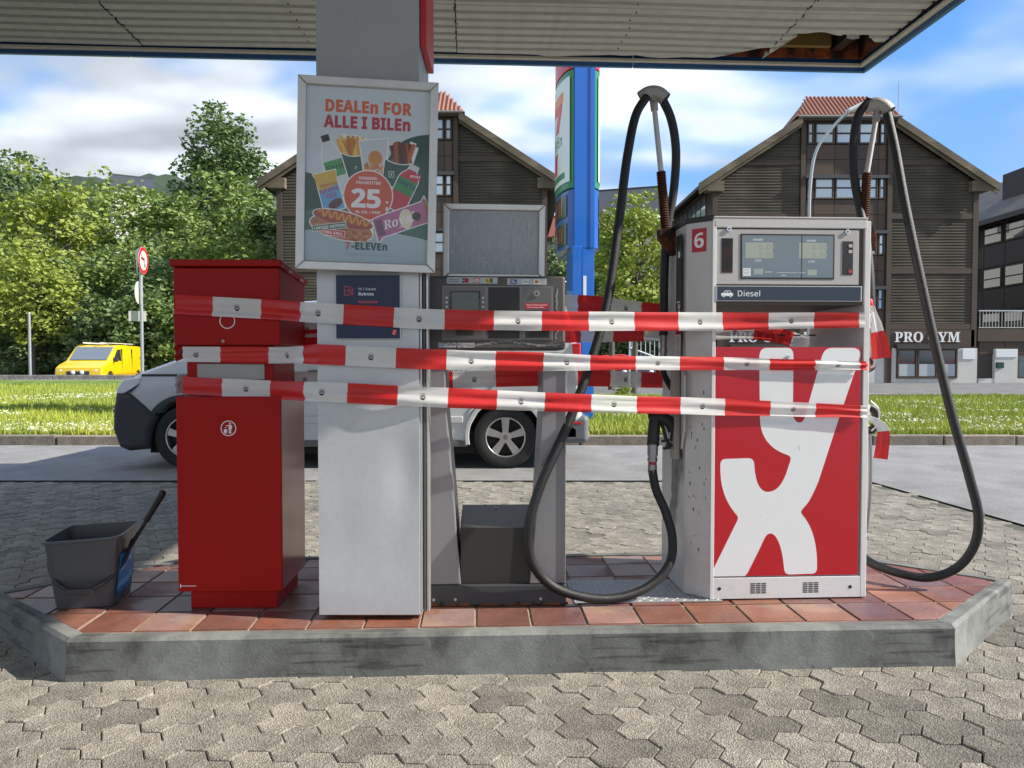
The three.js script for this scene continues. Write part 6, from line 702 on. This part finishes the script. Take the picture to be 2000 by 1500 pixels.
const slate = M([0.05, 0.055, 0.065], 0.6, { map: rep(mottle, 0.5) }), wallW = M([0.6, 0.6, 0.58], 0.8);
house('house with dark roof among the trees on the slope', -49, 16.6, 105, 6, 7, 2.1, slate, wallW); house('white house with dark slate roof behind the young tree', 14.5, 3.5, 74, 9, 11, 1.25, slate, wallW); house('small white house with red roof behind the totem', 3.6, 2, 58, 5, 8.1, 1.4, M([0.2, 0.06, 0.04], 0.8), wallW);

// ---------- hillside and trees ----------
{
  const hill = (name, x0, x1, d0, d1, f, m, n = 40) => { const pos = [], idx = []; for (let j = 0; j <= n; j++) for (let i = 0; i <= n; i++) { const x = lerp(x0, x1, i / n), d = lerp(d0, d1, j / n); pos.push(x, f(x, d), -d); } for (let j = 0; j < n; j++) for (let i = 0; i < n; i++) { const a = j * (n + 1) + i; idx.push(a, a + 1, a + n + 1, a + 1, a + n + 2, a + n + 1); } const g = new THREE.BufferGeometry(); g.setAttribute('position', new THREE.Float32BufferAttribute(pos, 3)); g.setIndex(idx); g.computeVertexNormals(); return struct(obj(name, uvm(g), m)); };
  const earth = M([0.075, 0.085, 0.03], 0.95, { map: rep(speck, 0.3) });
  hill('hillside', -70, -7.5, 37.5, 100, (x, d) => -0.1 + 7.5 * step(38, 66, d) + 5 * step(60, 100, d) + 0.5 * fbm(x * 0.3, d * 0.3, 3, 5) * step(38, 41, d), earth);
  hill('hillside_right', 2, 24, 50, 110, (x, d) => 4.5 * step(50, 72, d) + 0.4 * fbm(x * 0.3, d * 0.3, 3, 6), earth, 24);
  hill('wooded_hill', -420, 120, 380, 700, (x, d) => 124 * step(380, 560, d) * (0.55 + 0.45 * step(60, -260, x)) * step(120, -20, x) + 9 * fbm(x * 0.06, d * 0.06, 4, 8) + 5 * vn(x * 0.35, d * 0.35, 0, 3), M([0.035, 0.06, 0.035], 0.95), 90);
}
const barkM = M([0.11, 0.095, 0.08], 0.9, { map: rep(mottle, 1) });
const leafMats = [[0.19, 0.28, 0.05], [0.11, 0.19, 0.045], [0.28, 0.35, 0.04], [0.14, 0.22, 0.06], [0.23, 0.32, 0.05]].map((c) => P(c, 0.75, { side: THREE.DoubleSide, transmission: 0.35, thickness: 0 }));
function crownGeo(seed, rx, ry, rz, clumps, per, leaf, shape) { // leaf faces gathered in clumps through an uneven crown
  const r = rnd(seed), pos = [], cs = []; const n3 = () => { let a, b, c; do { a = r() * 2 - 1; b = r() * 2 - 1; c = r() * 2 - 1; } while (a * a + b * b + c * c > 1); return V(a, b, c); };
  for (let i = 0; i < clumps; i++) { const v = n3(), l = v.length() || 1; v.multiplyScalar((0.45 + 0.55 * Math.pow(r(), 0.6)) / l); if (shape === 'cone') { const k = 1 - 0.62 * clamp((v.y + 1) / 2); v.x *= k * 1.2; v.z *= k * 1.2; } const j = 0.85 + 0.3 * r(); cs.push(V(v.x * rx * j, v.y * ry * j, v.z * rz * j)); }
  const cr = Math.cbrt(rx * ry * rz) * 1.15 / Math.cbrt(clumps);
  for (const c of cs) { const q = cr * (0.7 + 0.7 * r()); for (let k = 0; k < per; k++) { const o = n3(); o.x *= q * 1.25; o.z *= q * 1.25; o.y *= q * 0.75; const p = c.clone().add(o), a = n3().normalize(), b = n3().cross(a).normalize(), s = leaf * (0.6 + 0.8 * r()); a.y *= 0.6; const t1 = p.clone().addScaledVector(a, s), t2 = p.clone().addScaledVector(a, -s), l1 = p.clone().addScaledVector(b, s * 0.5).addScaledVector(a, s * 0.1), l2 = p.clone().addScaledVector(b, -s * 0.5).addScaledVector(a, s * 0.1); for (const w of [t2, l2, t1, t2, t1, l1]) pos.push(w.x, w.y, w.z); } }
  const g = new THREE.BufferGeometry(); g.setAttribute('position', new THREE.Float32BufferAttribute(pos, 3)); g.computeVertexNormals(); return g;
}
function tree(name, label, x, y, d, h, rx, ry, mat, seed, { leaf = 0.16, clumps = 90, per = 46, shape, group, trunk = true, cat = 'tree' } = {}) {
  const t = thing(name, label, cat, [x, y, -d], 0, group), r = rnd(seed + 1), cy = h - ry;
  if (trunk) { const tp = [], top = V((r() - 0.5) * rx * 0.3, cy + ry * 0.5, 0); tp.push(cyl(0.025 * h * 0.75, 0.012 * h, V(0, -0.3, 0), V(top.x * 0.4, cy * 0.75, 0), 9), cyl(0.012 * h, 0.003 * h, V(top.x * 0.4, cy * 0.75, 0), top, 7)); for (let i = 0; i < 7; i++) { const a = r() * 6.3, y0 = cy * (0.6 + 0.5 * r()); tp.push(cyl(0.008 * h, 0.002 * h, V(top.x * 0.35, y0, 0), V(Math.cos(a) * rx * 0.7, y0 + ry * (0.3 + 0.5 * r()), Math.sin(a) * rx * 0.7), 6)); } obj('trunk', tp, barkM, t); }
  const g = crownGeo(seed, rx, ry, rx * 0.85, clumps, per, leaf, shape); g.translate(0, cy, 0); obj('crown', g, leafMats[mat], t); return t;
}
const G = (px, py, d) => W(px, py, d);
{ // surveyed by the picture column of the trunk, the row of the top, distance and half width in picture columns
  const plant = (name, label, px, top, d, halfPx, ground, mat, seed, o = {}) => { const p = G(px, top, d), h = p.y - ground, rx = halfPx / 1500 * d, ry = o.ry ? h * o.ry : h * 0.42; return tree(name, label, p.x, ground, d, h, rx, ry, mat, seed, o); };
  const hy = (d) => -0.1 + 7.5 * step(38, 66, d), far = { leaf: 0.20, clumps: 150, per: 40 };
  plant('tall_tree', 'tall dark green tree rising above the wood beside the poster', 434, 212, 56, 112, hy(56), 1, 101, { ...far, clumps: 340, per: 46, shape: 'cone', ry: 0.47 });
  plant('broadleaf_tree', 'dark broadleaf tree at the edge of the wood above the maples', 42, 285, 54, 100, hy(54), 1, 102, { ...far, ry: 0.45 });
  plant('broadleaf_tree', 'light green maple in front of the wood', 95, 345, 46, 95, hy(46), 2, 103, { ...far, ry: 0.46 });
  plant('broadleaf_tree', 'mid green tree between the maple and the tall tree', 225, 352, 50, 110, hy(50), 4, 104, { ...far, ry: 0.46 });
  plant('broadleaf_tree', 'olive green tree left of the tall dark tree', 330, 372, 48, 80, hy(48), 0, 105, { ...far, ry: 0.46 });
  plant('broadleaf_tree', 'leafy tree at the foot of the tall dark tree', 455, 345, 46, 95, hy(46), 0, 106, { ...far, ry: 0.47 });
  plant('broadleaf_tree', 'green tree against the timber gable', 525, 400, 44, 55, hy(44), 3, 107, { ...far, ry: 0.47 });
  plant('broadleaf_tree', 'yellow green young maple above the marker pole', 60, 470, 38.5, 90, 0.0, 2, 108, { ...far, ry: 0.36, leaf: 0.15 });
  const shrubs = [[150, 500, 41, 85, 3], [255, 440, 42, 85, 0], [330, 470, 40, 75, 3], [400, 440, 41, 80, 4], [480, 440, 40, 75, 0], [545, 470, 42, 60, 3], [200, 590, 38.5, 60, 3], [285, 560, 38, 70, 1], [60, 590, 40, 75, 3], [370, 560, 38.5, 70, 0], [450, 560, 38.5, 65, 3], [-60, 420, 42, 90, 4], [590, 500, 40, 50, 2]];
  shrubs.forEach(([px, top, d, hw, m], i) => plant('shrub', 'dense green shrub on the bank behind the yellow van', px, top, d, hw, hy(d) - 0.2, m, 200 + i, { leaf: 0.15, clumps: 110, per: 42, ry: 0.5, trunk: false, group: 'shrubs on the bank', cat: 'shrub' }));
  plant('young_tree', 'young yellow green tree on the lawn between totem and pump', 1240, 385, 26, 76, 0.1, 2, 301, { leaf: 0.095, clumps: 150, per: 55, ry: 0.36 });
  plant('young_tree', 'second young tree beside the blue totem', 1195, 395, 30, 36, 0.1, 0, 302, { leaf: 0.1, clumps: 60, per: 45, ry: 0.34 });
  [[1190, 520, 44, 60, 1], [1275, 530, 45, 70, 1], [1110, 470, 47, 60, 3]].forEach(([px, top, d, hw, m], i) => plant('shrub', 'dark shrub in the hedge behind the totem', px, top, d, hw, 0, m, 320 + i, { leaf: 0.16, clumps: 110, per: 42, ry: 0.5, trunk: false, group: 'hedge behind the totem', cat: 'shrub' }));
  plant('grass_clump', 'tall tufted weeds on the verge seen between kiosk and pump', 1215, 742, 22.5, 16, 0.05, 2, 340, { leaf: 0.06, clumps: 16, per: 30, ry: 0.5, trunk: false, cat: 'plant' });
}
setup(scene);
renderer.render(scene, camera);
